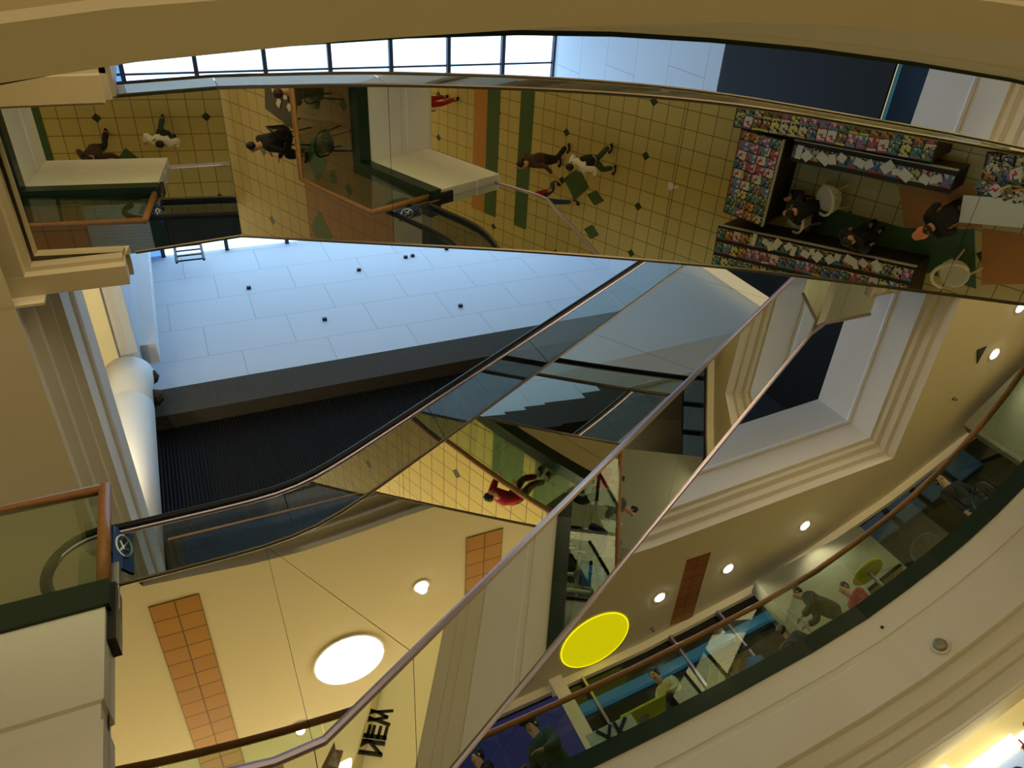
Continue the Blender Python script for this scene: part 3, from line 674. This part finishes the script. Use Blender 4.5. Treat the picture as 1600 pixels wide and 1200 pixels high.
def person(label, loc, rz, top, bottom, hair, pose='stand', lean=0.0, hands=None, feet=None, head=0.0, hip=None, long_hair=False, group=None, scale=1.0, top2=None, cap=None, bulk=1.0):
    t = thing('person', label, 'person', loc, rz, group); t.scale = (scale,) * 3
    V = Vector; hz = hip if hip is not None else (.52 if pose == 'sit' else .90)
    H = V((0, 0, hz)); ln = math.radians(lean); s = V((0, math.sin(ln), math.cos(ln))); fw = V((0, math.cos(ln), -math.sin(ln)))
    X = V((1, 0, 0))
    if feet is None: feet = ((-.10, .02, .07), (.10, .02, .07)) if pose != 'sit' else ((-.12, .50, .07), (.12, .46, .07))
    waist, chest, sh, nk = H + s * .14, H + s * .34, H + s * .47, H + s * .53
    hl = math.radians(lean * .6 + head); hd = V((0, math.sin(hl), math.cos(hl))); hf = V((0, math.cos(hl), -math.sin(hl)))
    hb = nk + hd * .07; hc = hb + hd * .12; ht = hb + hd * .20
    body = [[('p', H, (.125, .09)), ('w', waist, (.11, .08)), ('c', chest, (.13, .09)), ('s', sh, (.09, .07)), ('n', nk, .055), ('hb', hb + hf * .015, (.06, .07)), ('hc', hc + hf * .01, (.078, .095)), ('ht', ht, (.066, .08))]]
    body.append([('hc', hc, .08), ('nose', hc + hf * .108 - hd * .03, .014)])
    jacket = [[('p', H - s * .14, (.175, .145)), ('w', waist, (.165, .135)), ('c', chest, (.19, .145)), ('s', sh, (.14, .11)), ('n', nk - s * .01, (.075, .07))]]
    trousers = [[('w', waist - s * .05, (.145, .115)), ('p', H - s * .02, (.155, .12))]]
    if hands is None: hands = ((-.24, .10, hz - .08), (.24, .10, hz - .08)) if pose != 'sit' else ((-.18, .38, hz + .20), (.18, .38, hz + .20))
    for sd, hand in ((-1, hands[0]), (1, hands[1])):
        k = 'L' if sd < 0 else 'R'; a0 = sh + X * sd * .175 - s * .01
        el, wr = ik(a0, hand, .29, .25, V((sd * .5, -.5, -.5)))
        d = (wr - el).normalized(); palm = wr + d * .075
        body.append([('s', sh, .1), (k + 'a', a0, .052), (k + 'e', el, .042), (k + 'w', wr, .030), (k + 'm', palm, (.038, .020))])
        side = d.cross(V((0, 0, 1))); side = side.normalized() if side.length > .1 else X; dn = side.cross(d)
        for fi, (o_, L, cr) in enumerate(((-.027, .062, .020), (-.009, .074, .024), (.009, .070, .024), (.026, .055, .020))):
            b0 = palm + side * o_ + d * .012; b1 = b0 + d * L * .55 - dn * cr * .5; b2 = b1 + d * L * .35 - dn * cr
            body.append([(k + 'm', palm, .03), (k + 'fa%d' % fi, b0, .010), (k + 'fb%d' % fi, b1, .009), (k + 'fc%d' % fi, b2, .008)])
        th0 = wr + d * .035 - side * sd * .030; body.append([(k + 'w', wr, .03), (k + 'tha', th0, .012), (k + 'thb', th0 + d * .03 - side * sd * .02 - dn * .012, .009)])
        jacket.append([('s', sh, .1), (k + 'a', a0, .082), (k + 'e', el, .062), (k + 'w', wr - d * .02, .048)])
    for sd, ft in ((-1, feet[0]), (1, feet[1])):
        k = 'L' if sd < 0 else 'R'; h0 = H + X * sd * .09 - s * .04; an = V(ft) + V((0, 0, .03))
        kn, an = ik(h0, an, .43, .42, V((sd * .1, 1, .2)))
        body.append([('p', H, .12), (k + 'hip', h0, .075), (k + 'k', kn, .05), (k + 'an', an, .036), (k + 'toe', an + V((0, .14, -.055)), .035)])
        trousers.append([('p', H, .12), (k + 'hip', h0 - V((0, 0, .03)), .102), (k + 'k', kn, .072), (k + 'an', an + V((0, 0, .03)), .062)])
        q = MB(); q.ball(an + V((0, .075, -.062)), .062, (.8, 2.3, .75), 10); q.build('shoe', CL['black'], t, smooth=True)
    jacket = [[(k_, p_, tuple(x * bulk for x in r_) if isinstance(r_, tuple) else r_ * bulk) for k_, p_, r_ in ch] for ch in jacket]
    skin('body', body, SKIN, t)
    skin('jacket' if top2 is None else 'shirt', jacket, top, t); skin('trousers', trousers, bottom, t)
    if top2 is not None: skin('waistcoat', [[('p', H - s * .11, (.185, .155)), ('w', waist, (.178, .148)), ('c', chest, (.206, .165)), ('s', sh - s * .02, (.155, .132))]], top2, t)
    hr_ = [[('z', hc + hd * .085 + hf * .02, (.075, .07)), ('a', hc + hd * .055 - hf * .03, (.106, .108)), ('b', hc + hd * .005 - hf * .05, (.100, .085)), ('c', hc - hd * .07 - hf * .055, (.082, .06))]]
    if long_hair: hr_[0] += [('d', hc - hd * .16 - hf * .065, (.085, .05)), ('e', hc - hd * .26 - hf * .06, (.07, .035))]
    skin('hair', hr_, hair, t)
    for sd in (-1, 1):
        MB().ball(hc + hf * .092 + hd * .012 + X * sd * .032, .011, seg=8).build('eye', EYEM, t)
        MB().ball(hc - hf * .005 - hd * .012 + X * sd * .082, .022, (.4, .8, 1.2), 8).build('ear', SKIN, t)
    MB().ball(hc + hf * .088 - hd * .062, .02, (1.2, .4, .4), 8).build('lips', CL['red'], t)
    if cap is not None: q = MB(); q.ball(hc + hd * .07, .105, (1, 1.08, .62), 14); q.ball(hc + hd * .06 + hf * .11, .07, (1.1, 1.1, .16), 10); q.build('cap', cap, t, smooth=True)
    return t
PI = math.pi
person('person in yellow jersey numbered 6 leaning at the yellow table on the right balcony', (5.95, 10.75, B), math.radians(125), CL['yellow'], CL['black'], HAIRB, 'sit', 30, hands=((-.2, .62, .74), (.2, .6, .74)), hip=.62, feet=((-.12, .3, .07), (.12, .3, .07)), top2=CL['black'])
NUM = MB(); bar(NUM, 0, .0, 0, .14, .03); bar(NUM, 0, 0, .09, 0, .03); bar(NUM, .09, 0, .09, .07, .03); bar(NUM, 0, .07, .09, .07, .03); bar(NUM, 0, .14, .08, .14, .03)
o = NUM.build('jersey_number', CL['black']); o.parent = bpy.data.objects['person']; o.location = (.275, .12, 1.0); o.rotation_euler = (math.radians(-20), 0, math.radians(90)); o.scale = (1, .3, 1)
person('person in navy jacket seated at the small table under the newspaper reader', (8.25, 10.6, B), math.radians(-60), CL['navy'], CL['black'], HAIRN, 'sit', 18, bulk=1.3)
person('person in dark camouflage coat reading a newspaper behind the right railing', (9.0, 10.0, B), math.radians(55), CL['olive'], CL['black'], HAIRB, 'stand', 24, hands=((-.22, .52, 1.08), (.22, .52, 1.08)), bulk=1.35, scale=.95)
person('person in red jacket close behind the newspaper reader by the railing', (9.75, 10.1, B), math.radians(90), CL['red'], CL['black'], HAIRB, 'sit', 10, bulk=1.15)
person('person in dark cap and green jacket by the violet panel at the bottom edge', (3.65, 10.95, B), math.radians(120), CL['greenish'], CL['black'], HAIRB, 'sit', 12, cap=CL['black'], bulk=1.4, scale=1.12)
person('dark-haired person low at the bottom edge beside the escalator underside', (2.6, 10.9, B), math.radians(100), CL['black'], CL['black'], HAIRB, 'sit', 5)
person('person in black standing in shadow by the far right chairs', (11.7, 8.5, B), math.radians(160), CL['black'], CL['black'], HAIRB, 'stand', 5)
# near balcony (mirrored in the cladding)
person('person in red top leaning over the wooden rail, mirrored in the cladding', (2.0, -.04, B), 0.0, CL['red'], CL['dark'], HAIRB, 'stand', 38, hands=((-.22, .52, 1.06), (.22, .52, 1.06)), head=10)
person('person in black coat at the rail beside the red-topped one, mirrored', (3.5, .0, B), 0.0, CL['black'], CL['dark'], HAIRB, 'stand', 25, hands=((-.22, .48, 1.08), (.22, .48, 1.08)))
person('person with red sleeves seated further along the rail, mirrored at the blue trim', (4.4, .0, B), math.radians(20), CL['red'], CL['black'], HAIRB, 'sit', 10)
# left storey
person('person in black seated at the dark table, mirrored overhead at upper left', (-5.3, 4.35, B), math.radians(15), CL['black'], CL['black'], HAIRB, 'sit', 12)
person('person in pale khaki trousers seated across the dark table, mirrored overhead', (-4.0, 3.2, B), math.radians(95), CL['dark'], CL['khaki'], HAIRN, 'sit', 5)
# lowest floor
person('person in white top and black waistcoat walking on the beige tiles', (-1.6, 4.95, A), math.radians(10), CL['white'], CL['greenish'], HAIRB, 'stand', 6, feet=((-.12, -.15, .07), (.14, .28, .07)), top2=CL['black'], hands=((-.38, .22, 1.0), (.28, .25, 1.0)))
person('person in dark brown jacket reaching an arm to the white-topped walker', (-3.1, 5.25, A), math.radians(5), CL['brown'], CL['black'], HAIRB, 'stand', 6, feet=((-.10, .25, .07), (.10, -.18, .07)), hands=((-.26, .2, .95), (.55, .2, 1.05)))
person('person in red top and blue jeans striding past the two walkers', (-3.0, 6.25, A), math.radians(-80), CL['red'], CL['jeans'], HAIRN, 'stand', 4, feet=((-.10, .38, .07), (.10, -.34, .09)))
person('person in red coat by the orange floor band, mirrored overhead', (-7.3, 4.75, A), math.radians(60), CL['red'], CL['red'], HAIRB, 'stand', 4, feet=((-.10, .2, .07), (.10, -.2, .07)))
# bookstall people
person('stallholder in black sitting on the white chair between the magazine counters', (3.55, 4.65, A), math.radians(80), CL['black'], CL['black'], HAIRB, 'sit', 15)
person('person in orange cap and black clothes at the far end of the long magazine counter', (5.95, 4.0, A), math.radians(40), CL['black'], CL['black'], HAIRB, 'stand', 20, cap=CL['orange'])
person('person in black standing over the white papers of the lower counter', (4.6, 4.95, A), math.radians(200), CL['black'], CL['black'], HAIRB, 'stand', 25)

# ---------------------------------------------------------------- furniture
def chair(label, loc, rz, m, group=None):
    t = thing('chair', label, 'chair', loc, rz, group)
    q = MB(); q.lathe([(.20, .43), (.22, .44), (.22, .46), (.19, .47)], seg=18); q.build('seat', m, t, smooth=True)
    q = MB(); arc = [(.24 * math.cos(a), -.02 - .20 * math.sin(a), .46 + .42 * math.sin(a) ** .6 if 0 < a < PI else .46) for a in [i * PI / 14 for i in range(15)]]
    q.tube(arc, .018, 8); q.build('back_frame', m, t, smooth=True)
    for k in range(1, 10):
        x = -.2 + k * .04; a = math.acos(max(-1, min(1, x / .24))); z = .46 + .42 * math.sin(a) ** .6
        MB().tube([(x * .7, -.17, .46), (x, -.02 - .20 * math.sin(a), z)], .007, 5).build('spindle', m, t)
    for sx in (-1, 1):
        for sy in (-1, 1): MB().tube([(sx * .14, sy * .14, .44), (sx * .2, sy * .2, 0)], .016, 6).build('leg', m, t)
    return t
chair('black spindle-backed chair beside the wooden table frame on the right balcony', (10.5, 8.9, B), math.radians(125), BLACK, 'balcony chairs').scale = (1.15, 1.15, 1.15)
chair('black spindle-backed chair in shadow further right on the balcony', (11.2, 7.9, B), math.radians(100), BLACK, 'balcony chairs')
chair('black chair under the navy-jacketed person', (8.25, 10.6, B), math.radians(-60), BLACK, 'balcony chairs')
chair('black chair with back to the balcony kerb, mirrored overhead at upper left', (-3.8, 4.15, B), math.radians(90), BLACK, 'left storey chairs')
chair('black chair under the pale-trousered person, mirrored overhead', (-4.0, 3.2, B), math.radians(95), BLACK, 'left storey chairs')
chair('black chair under the person in black, mirrored overhead', (-5.3, 4.35, B), math.radians(15), BLACK, 'left storey chairs')
def table(label, loc, rz, top, w_, d_, m, h=.74, legm=None, edge=None, inlay=None, group=None):
    t = thing('table', label, 'table', loc, rz, group)
    MB().box((-w_ / 2, -d_ / 2, h - .04), (w_ / 2, d_ / 2, h), bevel=.012).build('tabletop', m, t)
    if edge: 
        q = MB(); q.box((-w_ / 2 - .01, -d_ / 2 - .02, h - .05), (w_ / 2 + .01, -d_ / 2, h + .005)); q.box((-w_ / 2 - .01, d_ / 2, h - .05), (w_ / 2 + .01, d_ / 2 + .02, h + .005)); q.build('edge_band', edge, t)
    if inlay: MB().box((-w_ * .28, -d_ * .28, h - .06), (w_ * .28, d_ * .28, h - .039)).build('inlay', inlay, t)
    MB().lathe([(.05, 0.02), (.04, .1), (.04, h - .1), (.10, h - .04)], seg=14).build('pedestal', legm or STEEL, t)
    MB().lathe([(.26, 0), (.26, .02), (.08, .05)], seg=20).build('base', legm or STEEL, t)
    return t
PALEIN = mat('pale_inlay', (.75, .62, .3), .5)
table('pale oak table with dark edge between the jersey wearer and the seated navy figure', (6.75, 10.35, B), math.radians(-8), None, .75, .75, TABLEM, .80, STEEL, BLACK, PALEIN)
table('small oak table in front of the newspaper reader', (9.2, 11.2, B), math.radians(-20), None, .6, .6, TABLEM, .78, STEEL, None, PALEIN)
table('oak table with brass-coloured underside beside the black spindle chair', (10.1, 9.75, B), math.radians(-35), None, .7, .7, TABLEM, .82, STEEL, BLACK, PALEIN)
table('bright yellow table under the arms of the numbered jersey', (5.1, 10.55, B), math.radians(-10), None, .8, .7, YELLOWT, .70, STEEL)
dome_reflection = thing('table', 'bright yellow oval table top behind the red-jacketed person', 'table', (9.5, 9.25, B), 0)  # solid disc put in for the yellow dome's reflection on the glass
q = MB(); q.lathe([(.30, .86), (.32, .88), (.30, .90)], seg=24); q.build('tabletop', YELLOWT, dome_reflection); MB().lathe([(.2, 0), (.2, .02), (.03, .05), (.03, .86)], seg=12).build('pedestal', STEEL, dome_reflection)
table('round-cornered dark table laid with papers, mirrored overhead at upper left', (-4.9, 3.55, B), .2, None, 1.1, .8, BLACK, .74, BLACK)
for k in range(7):
    a = MB().box((-.09, -.06, 0), (.09, .06, .012)); o = a.build('paper', PAPERW); o.location = (-5.2 + .13 * k, 3.4 + .25 * (k % 3 - 1) * .8, B + .741); o.rotation_euler = (0, 0, k * 1.1); tag(o, 'pale paper lying on the dark table, mirrored overhead', 'paper', 'papers on the dark table')
bn = thing('bench', 'long black bench at the far edge of the left storey, mirrored overhead', 'bench', (-9.6, 5.4, B), .12)
MB().box((-.3, -1.9, .42), (.3, 1.9, .50), bevel=.02).build('seat', BLACK, bn); MB().box((-.34, -1.9, .5), (-.26, 1.9, .95), bevel=.02).build('backrest', BLACK, bn)
for yy in (-1.7, 1.7):
    for xx in (-.24, .24): MB().box((xx - .03, yy - .03, 0), (xx + .03, yy + .03, .42)).build('leg', BLACK, bn)
# newspaper, bag, board, bottle, cup
nw = MB(); nw.box((-.30, -.004, -.2), (0, .004, .2)); nw.box((0, -.004, -.2), (.3, .004, .2)); o = nw.build('newspaper', PAPER); o.location = (8.55, 10.32, B + 1.10); o.rotation_euler = (math.radians(-12), 0, math.radians(55)); tag(o, 'open white newspaper held by the camouflage-coated reader', 'newspaper')
bg = thing('backpack', 'blue nylon backpack with black straps, mirrored in the escalator underside', 'bag', (7.5, 10.75, B), .3)
q = MB(); q.box((-.2, -.13, .50), (.2, .13, .98), bevel=.06); q.build('body', BLUEC, bg, smooth=False)
q = MB(); q.box((-.15, -.17, .55), (.15, -.12, .78), bevel=.03); q.build('pocket', BLUEC, bg)
for sx in (-1, 1): MB().tube([(sx * .1, .13, .95), (sx * .12, .24, .8), (sx * .12, .22, .62), (sx * .1, .13, .54)], .02, 6).build('strap', BLACK, bg)
MB().tube([(-.05, 0, .98), (0, 0, 1.05), (.05, 0, .98)], .015, 6).build('handle', BLACK, bg)
table('steel-topped table carrying the blue backpack, mirrored', (7.5, 10.75, B), .3, None, .6, .6, STEEL, .50, STEEL)
bd = thing('menu_board', 'pale board with dark X strokes behind the railing at the bottom', 'sign', (4.30, 10.02, B), math.radians(-8))
MB().box((-.38, 0, .05), (.38, .03, .52), bevel=.008).build('board', SIGNW, bd)
q = MB(); bar(q, -.2, .2, .0, .48, .05, -.02, 0); bar(q, -.2, .48, .0, .2, .05, -.02, 0); bar(q, .08, .2, .08, .48, .05, -.02, 0); bar(q, .08, .34, .25, .48, .05, -.02, 0); bar(q, .08, .34, .25, .2, .05, -.02, 0); q.build('lettering', CL['navy'], bd)
MB().box((-.44, .0, 0), (.44, .05, .05)).build('foot', BLACK, bd)
cp = thing('cup', 'white paper cup with a straw on the small oak table', 'cup', (9.1, 11.15, B + .78))
MB().lathe([(.035, 0), (.045, .11), (.047, .112)], seg=16).build('body', PAPERW, cp); MB().tube([(0, 0, .08), (.02, 0, .2)], .005, 6).build('straw', CL['red'], cp)
bp = thing('backpack', 'dark brown backpack slung beside the leaning red-topped person, mirrored', 'bag', (2.75, -.15, B), 0.2)
q = MB(); q.box((-.2, -.16, .02), (.2, .16, .58), bevel=.07); q.build('body', CL['brown'], bp); q = MB(); q.box((-.14, .14, .08), (.14, .2, .34), bevel=.03); q.build('pocket', CL['brown'], bp)
ltr = MB(); ltr.ball((.14, 5.29, A + .03), .06, (1.6, .8, .5), 8); ltr.ball((.26, 5.25, A + .04), .03); ltr.box((.0, 5.2, A + .005), (.12, 5.38, A + .02)); tag(ltr.build('litter', PAPERW), 'crumpled white litter alone on the beige tiles left of the bookstall', 'litter')

# ---------------------------------------------------------------- bookstall on the lowest floor
COUNTM = mat('dark_stall_timber', (.03, .022, .016), .6)
def counter(label, a, b, depth, h0, h1, shelf=None):
    """sloping display counter between plan points a and b; front edge a-b, rising by depth to the left"""
    a, b = Vector(a), Vector(b); L = (b - a).length; rz = math.atan2((b - a).y, (b - a).x)
    t = thing('magazine_counter', label, 'counter', (a.x, a.y, A), rz)
    q = MB(); q.slab3([(0, 0, 0), (0, depth, 0), (0, depth, h1 - .03), (0, 0, h0 - .03)], (L, 0, 0)); q.build('body', COUNTM, t)
    q = MB(); q.slab3([(-.02, -.02, h0 - .03), (-.02, depth + .02, h1 - .03), (-.02, depth + .02, h1), (-.02, -.02, h0)], (L + .04, 0, 0)); q.build('display_top', COUNTM, t)
    q = MB(); q.box((-.02, -.04, h0 - .05), (L + .02, -.02, h0 + .03)); q.build('front_lip', mat('pale_edge', (.5, .48, .4), .5), t)
    return t, L, rz, a
covers = []
pal = [(.45, .05, .06), (.55, .25, .05), (.08, .14, .35), (.10, .25, .40), (.55, .48, .35), (.06, .22, .12), (.35, .10, .25), (.60, .55, .10), (.18, .18, .22), (.62, .60, .58), (.25, .12, .06), (.04, .25, .25)]
pnames = ['red', 'orange', 'navy', 'blue', 'cream', 'green', 'plum', 'yellow', 'grey', 'white', 'brown', 'teal']
def cover_mat(i, c):
    m = mat('magazine_cover_%d' % i, c, .4); nt = m.node_tree; b = nt.nodes['Principled BSDF']
    tc = nt.nodes.new('ShaderNodeTexCoord'); vo = nt.nodes.new('ShaderNodeTexVoronoi'); vo.inputs['Scale'].default_value = 15 + i % 3 * 6
    nt.links.new(tc.outputs['Object'], vo.inputs['Vector'])
    vo.distance = 'CHEBYCHEV'
    sr = nt.nodes.new('ShaderNodeSeparateColor'); nt.links.new(vo.outputs['Color'], sr.inputs[0])
    col = mixc(nt, vmath(nt, 'GREATER_THAN', sr.outputs[0], .55), c, pal[(i * 5 + 3) % 12])
    col = mixc(nt, vmath(nt, 'GREATER_THAN', sr.outputs[1], .80), col, (.62, .60, .55))
    col = mixc(nt, vmath(nt, 'GREATER_THAN', sr.outputs[2], .74), col, (.02, .02, .025))
    sx = nt.nodes.new('ShaderNodeSeparateXYZ'); nt.links.new(tc.outputs['Object'], sx.inputs[0])
    col = mixc(nt, vmath(nt, 'GREATER_THAN', sx.outputs[1], .075), col, pal[(i + 9) % 12])
    nt.links.new(col, b.inputs['Base Color']); return m
CM = [cover_mat(i, c) for i, c in enumerate(pal)]
MAGW, MAGD = .165, .215
mag_me = []
for i in range(12):
    q = MB().box((-MAGW / 2, -MAGD / 2, 0), (MAGW / 2, MAGD / 2, .012)); o = q.build('magazine', CM[i]); mag_me.append(o.data); bpy.data.objects.remove(o)
def lay(a, rz, L, depth, h0, h1, where, group):
    nx = max(1, int(L / (MAGW + .008))); ny = max(1, int(depth / (MAGD + .004))); sl = math.atan2(h1 - h0, depth)
    for i in range(nx):
        for j in range(ny):
            k = random.randrange(12); o = bpy.data.objects.new('magazine', mag_me[k]); COL.objects.link(o)
            lx = (i + .5) * L / nx; ly = (j + .5) * depth / ny; lz = h0 + (h1 - h0) * ly / depth + .004
            o.location = (a.x + lx * math.cos(rz) - ly * math.sin(rz), a.y + lx * math.sin(rz) + ly * math.cos(rz), A + lz)
            o.rotation_euler = (Matrix.Rotation(rz, 3, 'Z') @ Matrix.Rotation(sl, 3, 'X') @ Matrix.Rotation(random.uniform(-.08, .08), 3, 'Z')).to_euler()
            tag(o, '%s-covered magazine laid flat on the %s' % (pnames[k], where), 'magazine', '%s magazines on the %s' % (pnames[k], where))
def mk(label, a, b, depth, h0, h1, where):
    t, L, rz, av = counter(label, a, b, depth, h0, h1); lay(av, rz, L, depth, h0, h1, where, where)
mk('short magazine counter along the left end of the bookstall', (1.75, 5.2), (1.6, 3.15), .80, .84, .95, 'left end counter') if False else None
mk('short magazine counter closing the left end of the bookstall', (2.80, 3.50), (2.80, 5.15), .88, .95, .86, 'left end counter')
mk('long magazine counter along the upper side of the bookstall', (1.75, 2.80), (5.35, 2.60), .66, .86, .95, 'long upper counter')
mk('low inner shelf of the upper counter heaped with white-edged papers', (2.95, 3.52), (5.75, 3.38), .34, .70, .74, 'inner shelf')
mk('long magazine counter along the lower side of the bookstall', (1.85, 5.50), (5.70, 5.08), .85, .80, .92, 'lower counter')
mk('separate table of stacked magazines at the right end of the bookstall', (6.1, 2.95), (7.25, 2.75), 1.05, .84, .88, 'right end table')
# piles and loose white papers
for k in (0, 1, 3, 4, 5, 7, 8, 10, 11, 12, 14, 15):
    x = 3.1 + k * .16; o = MB().box((-.08, -.11, 0), (.08, .11, .02)).build('price_card', PAPERW); o.location = (x, 3.52 - .05 * (x - 2.95) + .16 + .05 * math.sin(k * 2.3), A + .76); o.scale = (.7 + .35 * math.sin(k * 1.7) ** 2, .6 + .5 * math.cos(k) ** 2, 1); o.rotation_euler = (.1, .05, k * .7); tag(o, 'white card on the inner shelf of the bookstall', 'card', 'white cards on the inner shelf')
for k in (0, 2, 3, 4, 6, 7, 9, 10, 11, 13, 14, 16, 17, 18, 20):
    x = 2.7 + k * .12; o = MB().box((-.07, -.10, 0), (.07, .10, .018)).build('price_card', PAPERW); o.location = (x, 5.52 - .11 * (x - 2.7) - .02 + .07 * (k % 2), A + .86); o.scale = (.6 + .5 * math.sin(k * 1.3) ** 2, .6 + .5 * math.cos(k * .8) ** 2, 1); o.rotation_euler = (.06, 0, k * .9); tag(o, 'white card along the inner edge of the lower counter', 'card', 'white cards on the lower counter')
for k in range(10):
    x, y = 6.25 + (k % 5) * .17, 3.15 + (k // 5) * .3
    for j in range(5):
        o = bpy.data.objects.new('magazine', mag_me[(4, 8, 9, 10)[(k + j) % 4]]); COL.objects.link(o); o.location = (x, y, A + .88 + j * .014); o.rotation_euler = (0, 0, .1 * j + k * .3)
        tag(o, 'pale magazine in a stack on the right end table', 'magazine', 'stacked magazines on the right end table')
o = MB().box((-.45, -.22, 0), (.45, .22, .02)).build('white_sheet', PAPERW); o.location = (6.5, 3.78, A + .9); o.rotation_euler = (0, 0, -.2); tag(o, 'white sheet spread at the near corner of the right end table', 'paper')
def plastic_chair(label, loc, rz):
    t = thing('plastic_chair', label, 'chair', loc, rz, 'white plastic stall chairs')
    MB().lathe([(.18, .40), (.24, .41), (.25, .44), (.22, .44), (.17, .425)], seg=20).build('seat', WHITEPL, t, smooth=True)
    arc = [(.27 * math.cos(a), -.25 * math.sin(a), .62 + .2 * math.sin(a)) for a in [-.35 + i * (PI + .7) / 16 for i in range(17)]]
    MB().tube(arc, .028, 8).build('arm_rail', WHITEPL, t, smooth=True)
    for k in range(5): x = -.14 + k * .07; MB().tube([(x, -.22, .43), (x * 1.05, -.25, .80)], .018, 6).build('back_slat', WHITEPL, t)
    for sx in (-1, 1):
        for sy in (-1, 1): MB().tube([(sx * .18, sy * .17, .42), (sx * .23, sy * .22, 0)], .02, 6).build('leg', WHITEPL, t)
    return t
plastic_chair('white plastic armchair inside the left part of the bookstall', (3.3, 4.95, A), math.radians(70))
plastic_chair('white plastic armchair at the lower right of the bookstall', (6.25, 5.1, A), math.radians(-60))
plastic_chair('white plastic armchair behind the seated stallholder', (3.75, 4.45, A), math.radians(80))
